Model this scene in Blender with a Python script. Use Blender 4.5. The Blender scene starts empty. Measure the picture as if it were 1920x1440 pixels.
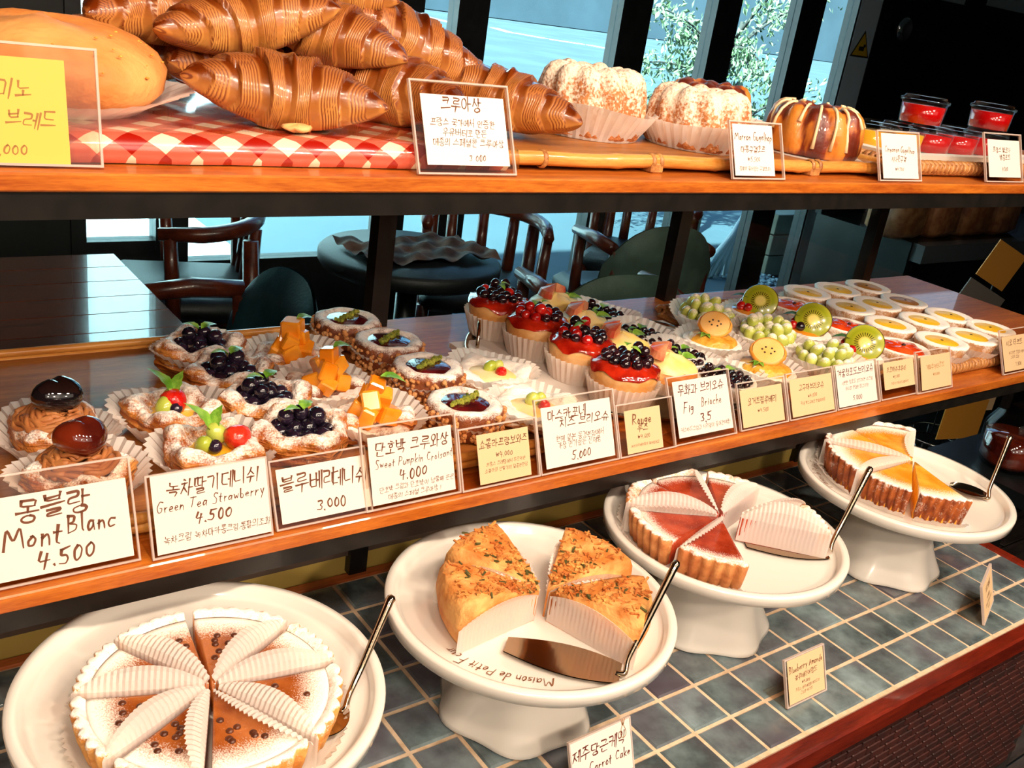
import bpy, math, random
import numpy as np
from mathutils import Matrix, Vector

# ------------------------------------------------------------------ units
# Everything is laid out in counter-tile pitches (u); one pitch is 5 cm.
# x runs along the display to the right, y away from the customer, z up, counter top at z = 0.
S = 0.05
PI = math.pi
scene = bpy.context.scene
C = scene.collection

# ------------------------------------------------------------------ camera
cam_d = bpy.data.cameras.new('camera')
cam_d.sensor_fit = 'HORIZONTAL'
cam_d.sensor_width = 36.0
cam_d.lens = 1815.44 / 1920 * 36.0
cam_d.clip_start = 0.02
cam_d.clip_end = 200
cam = bpy.data.objects.new('camera', cam_d)
C.objects.link(cam)
CAM_RIGHT = Vector((0.80413, -0.57784, 0.13956))
CAM_FWD = Vector((0.58350, 0.72238, -0.37107))
CAM_RIGHT.normalize(); CAM_FWD.normalize()
CAM_UP = CAM_RIGHT.cross(CAM_FWD); CAM_UP.normalize()
mw = Matrix((CAM_RIGHT, CAM_UP, -CAM_FWD)).transposed().to_4x4()
mw.translation = Vector((-11.5469, -9.6013, 12.1860)) * S
cam.matrix_world = mw
scene.camera = cam

# ------------------------------------------------------------------ view
vs = scene.view_settings
vs.view_transform = 'Standard'
vs.look = 'None'
vs.gamma = 1.0
vs.use_curve_mapping = False
vs.exposure = 0.1
scene.cycles.transparent_max_bounces = 32

# ------------------------------------------------------------------ world: hazy daylight over the street
world = bpy.data.worlds.new('daylight')
scene.world = world
world.use_nodes = True
wn = world.node_tree
bg = wn.nodes['Background']
sky = wn.nodes.new('ShaderNodeTexSky')
sky.sky_type = 'NISHITA'
sky.sun_disc = False
sky.sun_elevation = math.radians(52)
sky.sun_rotation = math.radians(150)
sky.air_density = 1.2
sky.dust_density = 0.6
wn.links.new(sky.outputs[0], bg.inputs[0])
bg.inputs[1].default_value = 0.7

sun_d = bpy.data.lights.new('street_sun', 'SUN')
sun_d.energy = 52.0
sun_d.angle = math.radians(1.5)
sun_d.color = (1.0, 0.95, 0.86)
sun = bpy.data.objects.new('street_sun', sun_d)
sun.rotation_euler = Vector((0.55, 0.32, -0.77)).to_track_quat('-Z', 'Y').to_euler()
C.objects.link(sun)

# warm ceiling spots of the shop, hung in a row in front of the display
LAMPS = [(-16.0, -15.0, 27.0, 22), (-7.5, -14.0, 28.0, 29), (1.0, -14.0, 28.0, 29), (9.5, -14.0, 28.0, 28), (19.0, -11.0, 28.0, 26),
         (-26.0, -33.0, 26.0, 44), (-7.0, -35.0, 26.0, 48), (12.0, -33.0, 26.0, 46)]
for i, (x, y, z, e) in enumerate(LAMPS):
    ld = bpy.data.lights.new('ceiling_spot', 'SPOT')
    ld.energy = e
    ld.color = (1.0, 0.79, 0.60)
    ld.spot_size = math.radians(95)
    ld.spot_blend = 0.6
    ld.shadow_soft_size = 0.06
    lo = bpy.data.objects.new('ceiling_spot', ld)
    lo.location = Vector((x, y, z)) * S
    d = Vector((x * 0.7 - 0.5, 5.0, 4.0)) - Vector((x, y, z))
    lo.rotation_euler = d.to_track_quat('-Z', 'Y').to_euler()
    C.objects.link(lo)

# added fill lights: two large warm ones over the customers' side, one over the tables
for (x, y, z, sx, e, tx, ty) in ((-14.0, -30.0, 35.0, 2.2, 16, -2.0, 6.0), (16.0, -30.0, 35.0, 2.2, 14, 8.0, 6.0), (30.0, 30.0, 35.5, 1.6, 4, 30.0, 30.0)):
    ld = bpy.data.lights.new('fill_light', 'AREA')
    ld.shape = 'SQUARE'; ld.size = sx; ld.energy = e
    ld.color = (1.0, 0.84, 0.70)
    lo = bpy.data.objects.new('fill_light', ld)
    lo.location = Vector((x, y, z)) * S
    d = Vector((tx, ty, 3.0)) - Vector((x, y, z))
    lo.rotation_euler = d.to_track_quat('-Z', 'Y').to_euler()
    C.objects.link(lo)

# ------------------------------------------------------------------ helpers
def lin(h):
    h = h.lstrip('#')
    r = []
    for i in (0, 2, 4):
        c = int(h[i:i + 2], 16) / 255
        r.append(c / 12.92 if c <= 0.04045 else ((c + 0.055) / 1.055) ** 2.4)
    return tuple(r) + (1.0,)

MATS = {}

class NT:
    def __init__(self, name):
        m = bpy.data.materials.new(name)
        m.use_nodes = True
        self.m = m
        self.t = m.node_tree
        self.p = self.t.nodes['Principled BSDF']
        self.out = self.t.nodes['Material Output']
        MATS[name] = m
        self._co = None
    def n(self, typ, **kw):
        nd = self.t.nodes.new(typ)
        for k, v in kw.items():
            setattr(nd, k, v)
        return nd
    def l(self, a, b):
        self.t.links.new(a, b)
    def coord(self):
        # object coordinates, shifted per object so that alike pieces differ
        if self._co is None:
            tc = self.n('ShaderNodeTexCoord')
            oi = self.n('ShaderNodeObjectInfo')
            mu = self.n('ShaderNodeMath', operation='MULTIPLY')
            mu.inputs[1].default_value = 37.0
            self.l(oi.outputs['Random'], mu.inputs[0])
            ad = self.n('ShaderNodeVectorMath', operation='ADD')
            self.l(tc.outputs['Object'], ad.inputs[0])
            self.l(mu.outputs[0], ad.inputs[1])
            self._co = ad.outputs[0]
            self.rand = oi.outputs['Random']
        return self._co
    def noise(self, scale, detail=3.0, rough=0.55, stretch=None):
        nd = self.n('ShaderNodeTexNoise')
        nd.inputs['Scale'].default_value = scale
        nd.inputs['Detail'].default_value = detail
        nd.inputs['Roughness'].default_value = rough
        co = self.coord()
        if stretch:
            mp = self.n('ShaderNodeMapping')
            mp.inputs['Scale'].default_value = stretch
            self.l(co, mp.inputs['Vector'])
            co = mp.outputs[0]
        self.l(co, nd.inputs['Vector'])
        return nd.outputs['Fac']
    def ramp(self, fac, stops):
        r = self.n('ShaderNodeValToRGB')
        el = r.color_ramp.elements
        while len(el) < len(stops):
            el.new(0.5)
        for e, (p, c) in zip(el, stops):
            e.position = p
            e.color = c if len(c) == 4 else tuple(c) + (1.0,)
        self.l(fac, r.inputs['Fac'])
        return r.outputs['Color']
    def step(self, fac, lo, hi, clamp=True):
        r = self.n('ShaderNodeMapRange')
        r.inputs['From Min'].default_value = lo
        r.inputs['From Max'].default_value = hi
        self.l(fac, r.inputs['Value'])
        return r.outputs[0]
    def math(self, op, a, b=None):
        m = self.n('ShaderNodeMath', operation=op)
        for i, v in enumerate((a, b)):
            if v is None: continue
            if isinstance(v, (int, float)): m.inputs[i].default_value = v
            else: self.l(v, m.inputs[i])
        return m.outputs[0]
    def mix(self, fac, a, b):
        m = self.n('ShaderNodeMix', data_type='RGBA')
        for s, v in ((m.inputs[0], fac), (m.inputs[6], a), (m.inputs[7], b)):
            if isinstance(v, (int, float)): s.default_value = v
            elif isinstance(v, tuple): s.default_value = v if len(v) == 4 else v + (1.0,)
            else: self.l(v, s)
        return m.outputs[2]
    def upness(self):
        g = self.n('ShaderNodeNewGeometry')
        s = self.n('ShaderNodeSeparateXYZ')
        self.l(g.outputs['Normal'], s.inputs[0])
        return s.outputs['Z']
    def attr(self, name):
        a = self.n('ShaderNodeAttribute')
        a.attribute_name = name
        return a.outputs['Fac']
    def bump(self, fac, strength, dist):
        b = self.n('ShaderNodeBump')
        b.inputs['Strength'].default_value = strength
        b.inputs['Distance'].default_value = dist
        self.l(fac, b.inputs['Height'])
        self.l(b.outputs[0], self.p.inputs['Normal'])
    def base(self, v):
        s = self.p.inputs['Base Color']
        if isinstance(v, tuple): s.default_value = v
        else: self.l(v, s)
    def set(self, **kw):
        names = dict(rough='Roughness', metal='Metallic', spec='Specular IOR Level', coat='Coat Weight', coatr='Coat Roughness', sss='Subsurface Weight', trans='Transmission Weight', ior='IOR')
        for k, v in kw.items():
            self.p.inputs[names[k]].default_value = v
        return self

def simple(name, col, rough=0.5, col2=None, scale=60, lo=0.4, hi=0.65, bump=0, bscale=None, **kw):
    t = NT(name)
    if col2:
        f = t.step(t.noise(scale), lo, hi)
        t.base(t.mix(f, lin(col), lin(col2)))
        if bump:
            t.bump(t.noise(bscale or scale), bump, 0.004)
    else:
        t.base(lin(col))
        if bump:
            t.bump(t.noise(bscale or scale), bump, 0.004)
    t.set(rough=rough, **kw)
    return t

def clear(name, tint, gloss=0.12, rough=0.02, fres=1.35):
    # thin clear plastic or glass: light passes, a little is mirrored
    t = NT(name)
    tr = t.n('ShaderNodeBsdfTransparent'); tr.inputs[0].default_value = lin(tint)
    gl = t.n('ShaderNodeBsdfGlossy'); gl.inputs['Roughness'].default_value = rough
    lw = t.n('ShaderNodeLayerWeight'); lw.inputs['Blend'].default_value = 0.5
    ad = t.math('ADD', t.math('MULTIPLY', t.math('POWER', lw.outputs['Facing'], 4.0), (fres - 1.0) * 1.6), gloss)
    mx = t.n('ShaderNodeMixShader')
    t.l(ad, mx.inputs[0]); t.l(tr.outputs[0], mx.inputs[1]); t.l(gl.outputs[0], mx.inputs[2])
    t.l(mx.outputs[0], t.out.inputs['Surface'])
    return t

def powdered(name, col, col2, amount=0.5, scale=70, rough=0.6, top=0.35, white='#fff8ee', bump=0.5, fine=420, layers=None, gamp=1.1):
    # baked dough with icing sugar that settled on what faces up
    t = NT(name)
    body = t.mix(t.step(t.noise(scale), 0.35, 0.68), lin(col), lin(col2))
    up = t.step(t.upness(), top - 0.45, top + 0.55)
    gr = t.math('MULTIPLY', t.math('SUBTRACT', t.noise(fine * 1.6, 2), 0.5), gamp)
    lo = t.math('MULTIPLY', t.math('SUBTRACT', t.noise(scale * 1.3, 3), 0.5), 1.6)
    pw = t.math('ADD', t.math('ADD', up, gr), t.math('ADD', lo, amount - 0.75))
    pw = t.step(pw, 0.15, 0.75)
    hgt = t.noise(scale * 2.2)
    if layers:            # leaves of puff pastry showing at the sides
        la = t.noise(34, 3, 0.5, (0.7, 0.7, 6.0))
        body = t.mix(t.step(la, 0.40, 0.62), lin(layers), body)
        hgt = t.math('ADD', t.math('MULTIPLY', la, 2.0), hgt)
    t.base(t.mix(pw, body, lin(white)))
    t.bump(hgt, bump, 0.004)
    t.set(rough=rough)
    return t

# ---- geometry: every function returns (verts, faces) in u
def grid(V, nu, nv, cu=False, cv=False):
    F = []
    for i in range(nu if cu else nu - 1):
        a = i * nv; b = ((i + 1) % nu) * nv
        for j in range(nv if cv else nv - 1):
            k = (j + 1) % nv
            F.append((a + j, b + j, b + k, a + k))
    return V, F

def join(*gs):
    V = []; F = []; o = 0
    for v, f in gs:
        v = np.asarray(v, float).reshape(-1, 3)
        V.append(v)
        F += [tuple(i + o for i in q) for q in f]
        o += len(v)
    return np.concatenate(V), F

def move(g, d=(0, 0, 0), rx=0, ry=0, rz=0, s=1):
    v = np.asarray(g[0], float) * np.asarray(s, float)
    for ax, a in ((0, rx), (1, ry), (2, rz)):
        if a:
            c, n = math.cos(a), math.sin(a)
            i, j = ((1, 2), (2, 0), (0, 1))[ax]
            vi, vj = v[:, i].copy(), v[:, j].copy()
            v[:, i] = c * vi - n * vj
            v[:, j] = n * vi + c * vj
    return v + np.asarray(d, float), g[1]

def box(x0, x1, y0, y1, z0, z1, b=0.0):
    if b <= 0:
        V = [(x, y, z) for z in (z0, z1) for y in (y0, y1) for x in (x0, x1)]
        return np.array(V, float), [(0, 2, 3, 1), (4, 5, 7, 6), (0, 1, 5, 4), (2, 6, 7, 3), (0, 4, 6, 2), (1, 3, 7, 5)]
    # chamfered: rings of 8
    def ring(x0, x1, y0, y1, z):
        return [(x0 + b, y0, z), (x1 - b, y0, z), (x1, y0 + b, z), (x1, y1 - b, z), (x1 - b, y1, z), (x0 + b, y1, z), (x0, y1 - b, z), (x0, y0 + b, z)]
    V = ring(x0 + b, x1 - b, y0 + b, y1 - b, z0) + ring(x0, x1, y0, y1, z0 + b) + ring(x0, x1, y0, y1, z1 - b) + ring(x0 + b, x1 - b, y0 + b, y1 - b, z1)
    F = [tuple(range(7, -1, -1)), tuple(range(24, 32))]
    for r in range(3):
        for i in range(8):
            k = (i + 1) % 8
            F.append((r * 8 + i, r * 8 + k, r * 8 + 8 + k, r * 8 + 8 + i))
    return np.array(V, float), F

def lathe(prof, n=32, f=None, cap=True):
    th = np.arange(n) * 2 * PI / n
    V = []
    for t in th:
        for j, (r, z) in enumerate(prof):
            if f: r2, z2 = f(t, r, z, j)
            else: r2, z2 = r, z
            V.append((r2 * math.cos(t), r2 * math.sin(t), z2))
    V, F = grid(np.array(V), n, len(prof), cu=True)
    if cap:
        m = len(prof)
        if prof[0][0] > 1e-6: F.append(tuple(i * m for i in range(n - 1, -1, -1)))
        if prof[-1][0] > 1e-6: F.append(tuple(i * m + m - 1 for i in range(n)))
    return V, F

def tube(path, rad, n=8, cap=True):
    P = np.array(path, float)
    m = len(P)
    T = np.gradient(P, axis=0)
    T /= np.linalg.norm(T, axis=1)[:, None] + 1e-9
    ref = np.array((0, 0, 1.0)) if abs(T[0, 2]) < 0.9 else np.array((1.0, 0, 0))
    V = []
    u = np.cross(ref, T[0]); u /= np.linalg.norm(u)
    for i in range(m):
        u = u - T[i] * (u @ T[i]); u /= np.linalg.norm(u) + 1e-9
        w = np.cross(T[i], u)
        r = rad[i] if hasattr(rad, '__len__') else rad
        for k in range(n):
            a = 2 * PI * k / n
            V.append(P[i] + r * (math.cos(a) * u + math.sin(a) * w))
    V, F = grid(np.array(V), m, n, cv=True)
    if cap:
        F.append(tuple(range(n)))
        F.append(tuple((m - 1) * n + k for k in range(n - 1, -1, -1)))
    return V, F

def ball(r=1.0, n=14, m=9, sz=1.0, f=None):
    prof = [(r * math.sin(PI * j / m), -r * sz * math.cos(PI * j / m)) for j in range(m + 1)]
    return lathe(prof, n, f, cap=False)

def disc(r, z=0, n=24):
    return np.array([(r * math.cos(2 * PI * i / n), r * math.sin(2 * PI * i / n), z) for i in range(n)]), [tuple(range(n))]

ALT = {}
def make_mesh(name, g, smooth=True, attrs=None):
    V = np.asarray(g[0], float).reshape(-1, 3) * S
    me = bpy.data.meshes.new(name)
    me.from_pydata(V.tolist(), [], [tuple(int(i) for i in q) for q in g[1]])
    if smooth:
        me.polygons.foreach_set('use_smooth', [True] * len(me.polygons))
    if attrs:
        for k, a in attrs.items():
            at = me.attributes.new(k, 'FLOAT', 'POINT')
            at.data.foreach_set('value', np.asarray(a, np.float32))
    me.update()
    return me

def put(name, g, mat, parent=None, loc=(0, 0, 0), rot=(0, 0, 0), scale=1.0, smooth=True, label=None, kind=None):
    me = g if isinstance(g, bpy.types.Mesh) else make_mesh(name, g, smooth)
    if isinstance(mat, str): mat = MATS[mat]
    if mat is not None:
        if not me.materials:
            me.materials.append(mat)
        elif me.materials[0] != mat:          # same shape, other material: one shared copy each
            key = (me.name, mat.name)
            if key not in ALT:
                ALT[key] = me.copy(); ALT[key].materials.clear(); ALT[key].materials.append(mat)
            me = ALT[key]
    o = bpy.data.objects.new(name, me)
    o.location = Vector(loc) * S
    o.rotation_euler = rot
    o.scale = (scale,) * 3 if isinstance(scale, (int, float)) else scale
    o.parent = parent
    C.objects.link(o)
    if label: o['label'] = label
    if kind: o['kind'] = kind
    return o

def thing(name, label, cat, loc=(0, 0, 0), rz=0.0, group=None, kind=None):
    o = bpy.data.objects.new(name, None)
    o.empty_display_size = 0.02
    o.location = Vector(loc) * S
    o.rotation_euler = (0, 0, rz)
    o['label'] = label
    o['category'] = cat
    if group: o['group'] = group
    if kind: o['kind'] = kind
    C.objects.link(o)
    return o

def tag(o, label, cat, group=None, kind=None):
    o['label'] = label; o['category'] = cat
    if group: o['group'] = group
    if kind: o['kind'] = kind
    return o

def smoothstep(a, b, x):
    t = np.clip((x - a) / (b - a), 0, 1)
    return t * t * (3 - 2 * t)

rng = random.Random(7)
# ------------------------------------------------------------------ materials
def wood(name, a, b, scale=14, rough=0.4, stretch=(1.0, 9.0, 9.0), coat=0.2):
    t = NT(name)
    f = t.noise(scale, 5, 0.6, stretch)
    g = t.noise(scale * 9, 2, 0.5, stretch)
    k = t.math('ADD', t.math('MULTIPLY', f, 0.7), t.math('MULTIPLY', g, 0.3))
    t.base(t.mix(t.step(k, 0.36, 0.66), lin(a), lin(b)))
    t.bump(k, 0.15, 0.002)
    t.set(rough=rough, coat=coat)
    return t

wood('shelf_wood', '#9a4510', '#d27826', 9, 0.38, (1.2, 10, 10))
wood('red_wood', '#4a0f08', '#7c2410', 9, 0.3, (1.2, 10, 10), 0.5)
wood('strip_wood', '#a5501f', '#c9703a', 9, 0.45)
wood('table_wood', '#4a1f14', '#7d3a22', 7, 0.14, (1, 9, 9), 1.0)
wood('chair_wood', '#43180e', '#70301a', 7, 0.3, (3, 3, 3), 0.4)
wood('floor_wood', '#3c3330', '#6d6058', 5, 0.35, (1, 8, 8), 0.3)
wood('tray_wood', '#8a4f1f', '#bd7a38', 9, 0.5, (1, 8, 8), 0.1)
wood('bamboo', '#b9742a', '#e2a452', 10, 0.35, (1, 8, 8), 0.3)
wood('wicker', '#8a4f22', '#cf9555', 30, 0.5, (2, 2, 2), 0.1)
simple('black_metal', '#100e0c', 0.38, '#1a1613', 40)
simple('dark_frame', '#0d1012', 0.45, '#171a1c', 20)
simple('dark_wall', '#0a0e0e', 0.5, '#12191a', 8)
simple('wall_paint', '#5d5348', 0.8)
simple('ceiling_paint', '#3a332c', 0.85)
simple('olive_panel', '#c4aa58', 0.4, '#cdb462', 6)
simple('grey_rail', '#7a685c', 0.3, metal=0.4)
simple('grout', '#d8bfa2', 0.85, '#c7a988', 90, bump=0.3)
simple('brick', '#2a0f0c', 0.6, '#431a14', 25, bump=0.4)
simple('mortar', '#120808', 0.9)
simple('white_ceramic', '#e6e1d8', 0.14, coat=0.6, coatr=0.05)
simple('steel', '#b9a58c', 0.13, metal=1.0)
simple('chrome', '#c9ced2', 0.06, metal=1.0)
simple('teal_leather', '#1d3a44', 0.36, '#2a505a', 9, bump=0.2, bscale=160)
simple('green_leather', '#4c6156', 0.5, '#5f776a', 9, bump=0.2, bscale=160)
simple('black_leather', '#0a0d0f', 0.5, '#12171a', 12, bump=0.2, bscale=160)
simple('brown_wavy_sheet', '#2e1911', 0.8, '#6b4630', 14, bump=0.4)
simple('paper_white', '#dfd6cd', 0.7)
simple('paper_cream', '#d9b98e', 0.7)
simple('paper_yellow', '#dfb24a', 0.7)
simple('ink', '#653416', 0.7)
simple('ink_light', '#9a6a34', 0.8)
simple('ink_dark', '#5c2212', 0.7)
simple('ink_plate', '#7a4a28', 0.6)
clear('acrylic', '#f6efe8', 0.03, 0.03, 1.2)
t = NT('acrylic_edge')
tr = t.n('ShaderNodeBsdfTransparent'); tr.inputs[0].default_value = (1, 1, 1, 1)
di = t.n('ShaderNodeBsdfDiffuse'); di.inputs[0].default_value = lin('#f4e4dc')
m1 = t.n('ShaderNodeMixShader'); m1.inputs[0].default_value = 0.42
t.l(tr.outputs[0], m1.inputs[1]); t.l(di.outputs[0], m1.inputs[2]); t.l(m1.outputs[0], t.out.inputs['Surface'])
clear('window_glass', '#d4ecf2', 0.01, 0.0, 1.25)
clear('shelf_glass', '#eaf2f2', 0.0, 0.0, 1.3)
clear('film', '#ffffff', 0.05, 0.08, 1.4)
clear('tub_plastic', '#fcfcfc', 0.02, 0.03, 1.2)
# paper cases
t = NT('liner')
di = t.n('ShaderNodeBsdfDiffuse'); di.inputs[0].default_value = lin('#f4efe9')
tl = t.n('ShaderNodeBsdfTranslucent'); tl.inputs[0].default_value = lin('#f6ede2')
tp = t.n('ShaderNodeBsdfTransparent'); tp.inputs[0].default_value = (1, 1, 1, 1)
m1 = t.n('ShaderNodeMixShader'); m1.inputs[0].default_value = 0.4
m2 = t.n('ShaderNodeMixShader'); m2.inputs[0].default_value = 0.14
t.l(di.outputs[0], m1.inputs[1]); t.l(tl.outputs[0], m1.inputs[2])
t.l(m1.outputs[0], m2.inputs[1]); t.l(tp.outputs[0], m2.inputs[2]); t.l(m2.outputs[0], t.out.inputs['Surface'])

# glazed blue-grey tile: cloudy glaze, each tile a little different, wavy shine
t = NT('tile')
n1 = t.noise(26, 4, 0.6)
n2 = t.noise(9, 2)
c1 = t.mix(t.step(n1, 0.35, 0.7), lin('#465155'), lin('#7d9094'))
c2 = t.mix(t.step(n2, 0.45, 0.75), c1, lin('#5c5560'))
hs = t.n('ShaderNodeHueSaturation')
t.l(c2, hs.inputs['Color'])
t.l(t.math('ADD', t.math('MULTIPLY', t.rand, 0.5), 0.72), hs.inputs['Value'])
t.base(hs.outputs[0])
t.bump(t.noise(16, 2), 0.55, 0.01)
t.set(rough=0.16, coat=0.5, coatr=0.06)

# pastry
powdered('danish_dough', '#bd6a1e', '#e79f4c', 0.40, 60, 0.5, 0.35, bump=0.9, layers='#9a4c14')
powdered('danish_heavy', '#d58a3e', '#efbd7a', 0.85, 60, 0.55, 0.2, layers='#a8612a')
powdered('tart_crust', '#b9682a', '#dd9a52', 0.55, 60, 0.6, 0.45)
powdered('tart_crust_white', '#b97a4a', '#d6a878', 0.95, 60, 0.6, 0.2, fine=300)
powdered('choc_case', '#6b3216', '#8d4a20', 0.62, 60, 0.55, 0.55)
powdered('gugel', '#a9602e', '#c98550', 0.62, 45, 0.75, 0.10, white='#f0dcc6', bump=1.2, fine=190, gamp=2.4)
powdered('slice_crust', '#c77a2c', '#e7ad5e', 0.72, 60, 0.6, 0.5)
powdered('slice_red_crust', '#b96a34', '#dc9a5c', 0.5, 60, 0.6, 0.5)
powdered('cheese_crust', '#7c3410', '#b55f22', 0.75, 60, 0.6, 0.6)
simple('brioche', '#c8762e', 0.5, '#e6a75e', 40, bump=0.4)
simple('brioche_pale', '#dd9a52', 0.5, '#f0c084', 40, bump=0.4)
simple('red_glaze', '#8f1208', 0.1, '#c22a12', 40, coat=0.8, bump=0.35, bscale=60)
simple('jam', '#3d0a0c', 0.1, '#651317', 50, coat=0.8, bump=0.5, bscale=50)
simple('orange_red', '#d8370f', 0.15, '#ef5a24', 50, coat=0.6, bump=0.5, bscale=70)
simple('custard', '#efb42c', 0.22, '#f7cd58', 30, coat=0.4, bump=0.25)
simple('egg_custard', '#f4bd18', 0.35, '#facf40', 30, coat=0.12)
simple('egg_custard_brown', '#b8761a', 0.35, '#d49a2c', 30, coat=0.12)
simple('cream', '#f6d97c', 0.4, '#fbe9b6', 26, bump=0.3)
simple('crumble', '#d8942c', 0.35, '#f0bd4c', 60, bump=1.0, bscale=90)
simple('mango', '#e98312', 0.18, '#f5a62e', 26, coat=0.6)
simple('mint', '#5c9426', 0.4, '#98c44a', 60, bump=0.5, bscale=120)
simple('mint_dark', '#2a5220', 0.4, '#3f7030', 60, bump=0.5, bscale=120)
simple('blueberry', '#120d1a', 0.16, '#2a1c30', 40, coat=0.5)
simple('baked_berry', '#4a2210', 0.3, '#5e2e16', 40)
simple('blackcurrant', '#0e0a10', 0.1, '#2b0d16', 40, coat=0.7)
simple('red_berry', '#a30b0a', 0.08, '#d3231a', 40, coat=0.8)
simple('strawberry', '#c3160f', 0.2, '#e23a22', 60, coat=0.5, bump=0.6, bscale=130)
simple('fig_flesh', '#c95138', 0.3, '#e6a074', 40, coat=0.4)
simple('pistachio', '#6d7a1c', 0.8, '#a5a437', 160, bump=1.0, bscale=260)
simple('nut', '#b9733a', 0.6, '#dba468', 90)
simple('chestnut', '#43100a', 0.07, '#7d2a12', 14, coat=0.9)
simple('chestnut_dark', '#0d0a0c', 0.08, '#1c1416', 14, coat=0.9)
simple('chestnut_cream', '#a15f30', 0.55, '#b97842', 60)
simple('cookie', '#e08a28', 0.35, '#f0b050', 30)
simple('cookie_face', '#f0b45c', 0.35, '#f6c47a', 30)
simple('seed', '#2a150a', 0.5)
simple('apricot', '#e08a1e', 0.16, '#f0a63c', 30, coat=0.6)
powdered('grape', '#a8b440', '#c6cc66', 0.55, 30, 0.25, 0.5, bump=0.05)
simple('grape_clean', '#a9b83e', 0.12, '#c9d06a', 18, coat=0.5)
simple('bread', '#c97a36', 0.65, '#e2a05a', 14, bump=0.6, bscale=70)
simple('jam_red', '#b0060a', 0.12, '#b00c0c', 12, coat=0.4)
simple('jam_yellow', '#e8a516', 0.15, '#e8ac28', 12, coat=0.4)
simple('glaze_line', '#f0d3a4', 0.25)
simple('flake', '#d79a52', 0.6, '#e6b678', 50)
simple('gold_leaf', '#e7b64a', 0.2, metal=1.0)
simple('tag_orange', '#c98a2c', 0.6)
simple('tag_grey', '#6f6a62', 0.6)
simple('pickled', '#87502c', 0.6, '#b07a4a', 24, bump=0.4)

# kiwi: pale core, black seeds in a ring, green flesh, by distance from the axis
t = NT('kiwi')
tc = t.n('ShaderNodeTexCoord')
sp = t.n('ShaderNodeSeparateXYZ'); t.l(tc.outputs['Object'], sp.inputs[0])
rr = t.math('SQRT', t.math('ADD', t.math('POWER', sp.outputs[0], 2.0), t.math('POWER', sp.outputs[1], 2.0)))
an = t.math('ARCTAN2', sp.outputs[1], sp.outputs[0])
ray = t.math('SINE', t.math('MULTIPLY', an, 26.0))
flesh = t.ramp(t.math('DIVIDE', rr, 0.5 * S), [(0.0, lin('#e6d27a')), (0.22, lin('#dfcf70')), (0.36, lin('#a8a22c')), (0.7, lin('#8f9a1c')), (0.93, lin('#a9ab34')), (0.97, lin('#6b5a20'))])
q = t.math('DIVIDE', rr, 0.5 * S)
ringm = t.math('MULTIPLY', t.step(q, 0.3, 0.34), t.step(q, 0.56, 0.5))
sd = t.math('MULTIPLY', ringm, t.step(ray, 0.3, 0.6))
t.base(t.mix(sd, flesh, lin('#1b1408')))
t.set(rough=0.2, coat=0.5)

# croissant crust: egg-washed bands are dark and shiny, the cut layers between them pale
t = NT('croissant')
rid = t.attr('layer'); band = t.attr('band'); topb = t.attr('bake')
nz = t.noise(22, 4)
pale = t.mix(t.step(nz, 0.3, 0.7), lin('#b8702c'), lin('#d8974a'))
crust = t.mix(t.step(nz, 0.3, 0.72), lin('#5c2208'), lin('#9c4f14'))
lay = t.mix(t.step(rid, 0.15, 0.6), lin('#87431a'), pale)
body = t.mix(band, lay, crust)
bk = t.math('MULTIPLY', t.step(t.math('ADD', topb, t.math('MULTIPLY', t.math('SUBTRACT', nz, 0.5), 0.9)), 0.25, 1.05), 0.75)
hv = t.n('ShaderNodeMix', data_type='RGBA', blend_type='MULTIPLY')
hv.inputs[7].default_value = lin('#96481f')
t.l(bk, hv.inputs[0]); t.l(body, hv.inputs[6])
t.base(hv.outputs[2])
rg = t.math('SUBTRACT', 0.52, t.math('MULTIPLY', band, 0.34))
t.l(rg, t.p.inputs['Roughness'])
t.set(coat=0.35, coatr=0.12)
t.bump(t.noise(55, 4), 0.35, 0.003)

# red and white gingham, on the bias
t = NT('gingham')
tc = t.n('ShaderNodeTexCoord')
mp = t.n('ShaderNodeMapping'); mp.inputs['Rotation'].default_value = (0, 0, PI / 4)
sp = t.n('ShaderNodeSeparateXYZ')
# project along the sheet: fold the drop at the front into y
s0 = t.n('ShaderNodeSeparateXYZ'); t.l(tc.outputs['Object'], s0.inputs[0])
cb = t.n('ShaderNodeCombineXYZ')
t.l(s0.outputs[0], cb.inputs[0]); t.l(t.math('ADD', s0.outputs[1], s0.outputs[2]), cb.inputs[1])
t.l(cb.outputs[0], mp.inputs['Vector']); t.l(mp.outputs[0], sp.inputs[0])
def stripe(o):
    return t.math('GREATER_THAN', t.math('FRACT', t.math('DIVIDE', o, 0.62 * S)), 0.5)
s = t.math('ADD', stripe(sp.outputs[0]), stripe(sp.outputs[1]))
t.base(t.ramp(t.math('DIVIDE', s, 2.0), [(0.0, lin('#e9d9bc')), (0.25, lin('#e9d9bc')), (0.26, lin('#d0604a')), (0.74, lin('#d0604a')), (0.75, lin('#a01505')), (1.0, lin('#a01505'))]))
for nd in t.t.nodes:
    if nd.type == 'VALTORGB': nd.color_ramp.interpolation = 'CONSTANT'
t.set(rough=0.25, coat=0.6)
t.bump(t.noise(20, 2), 0.4, 0.006)

# marbled bundt: swirls of dark cinnamon in yellow dough
t = NT('cinnamon_gugel')
wv = t.noise(34, 3, 0.5, (1, 1, 0.3))
t.base(t.ramp(wv, [(0.40, lin('#5a1d0c')), (0.47, lin('#7a2a10')), (0.53, lin('#cf7a28')), (0.75, lin('#e09a44'))]))
t.set(rough=0.4, coat=0.3)
t.bump(t.noise(60, 3), 0.4, 0.004)

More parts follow.
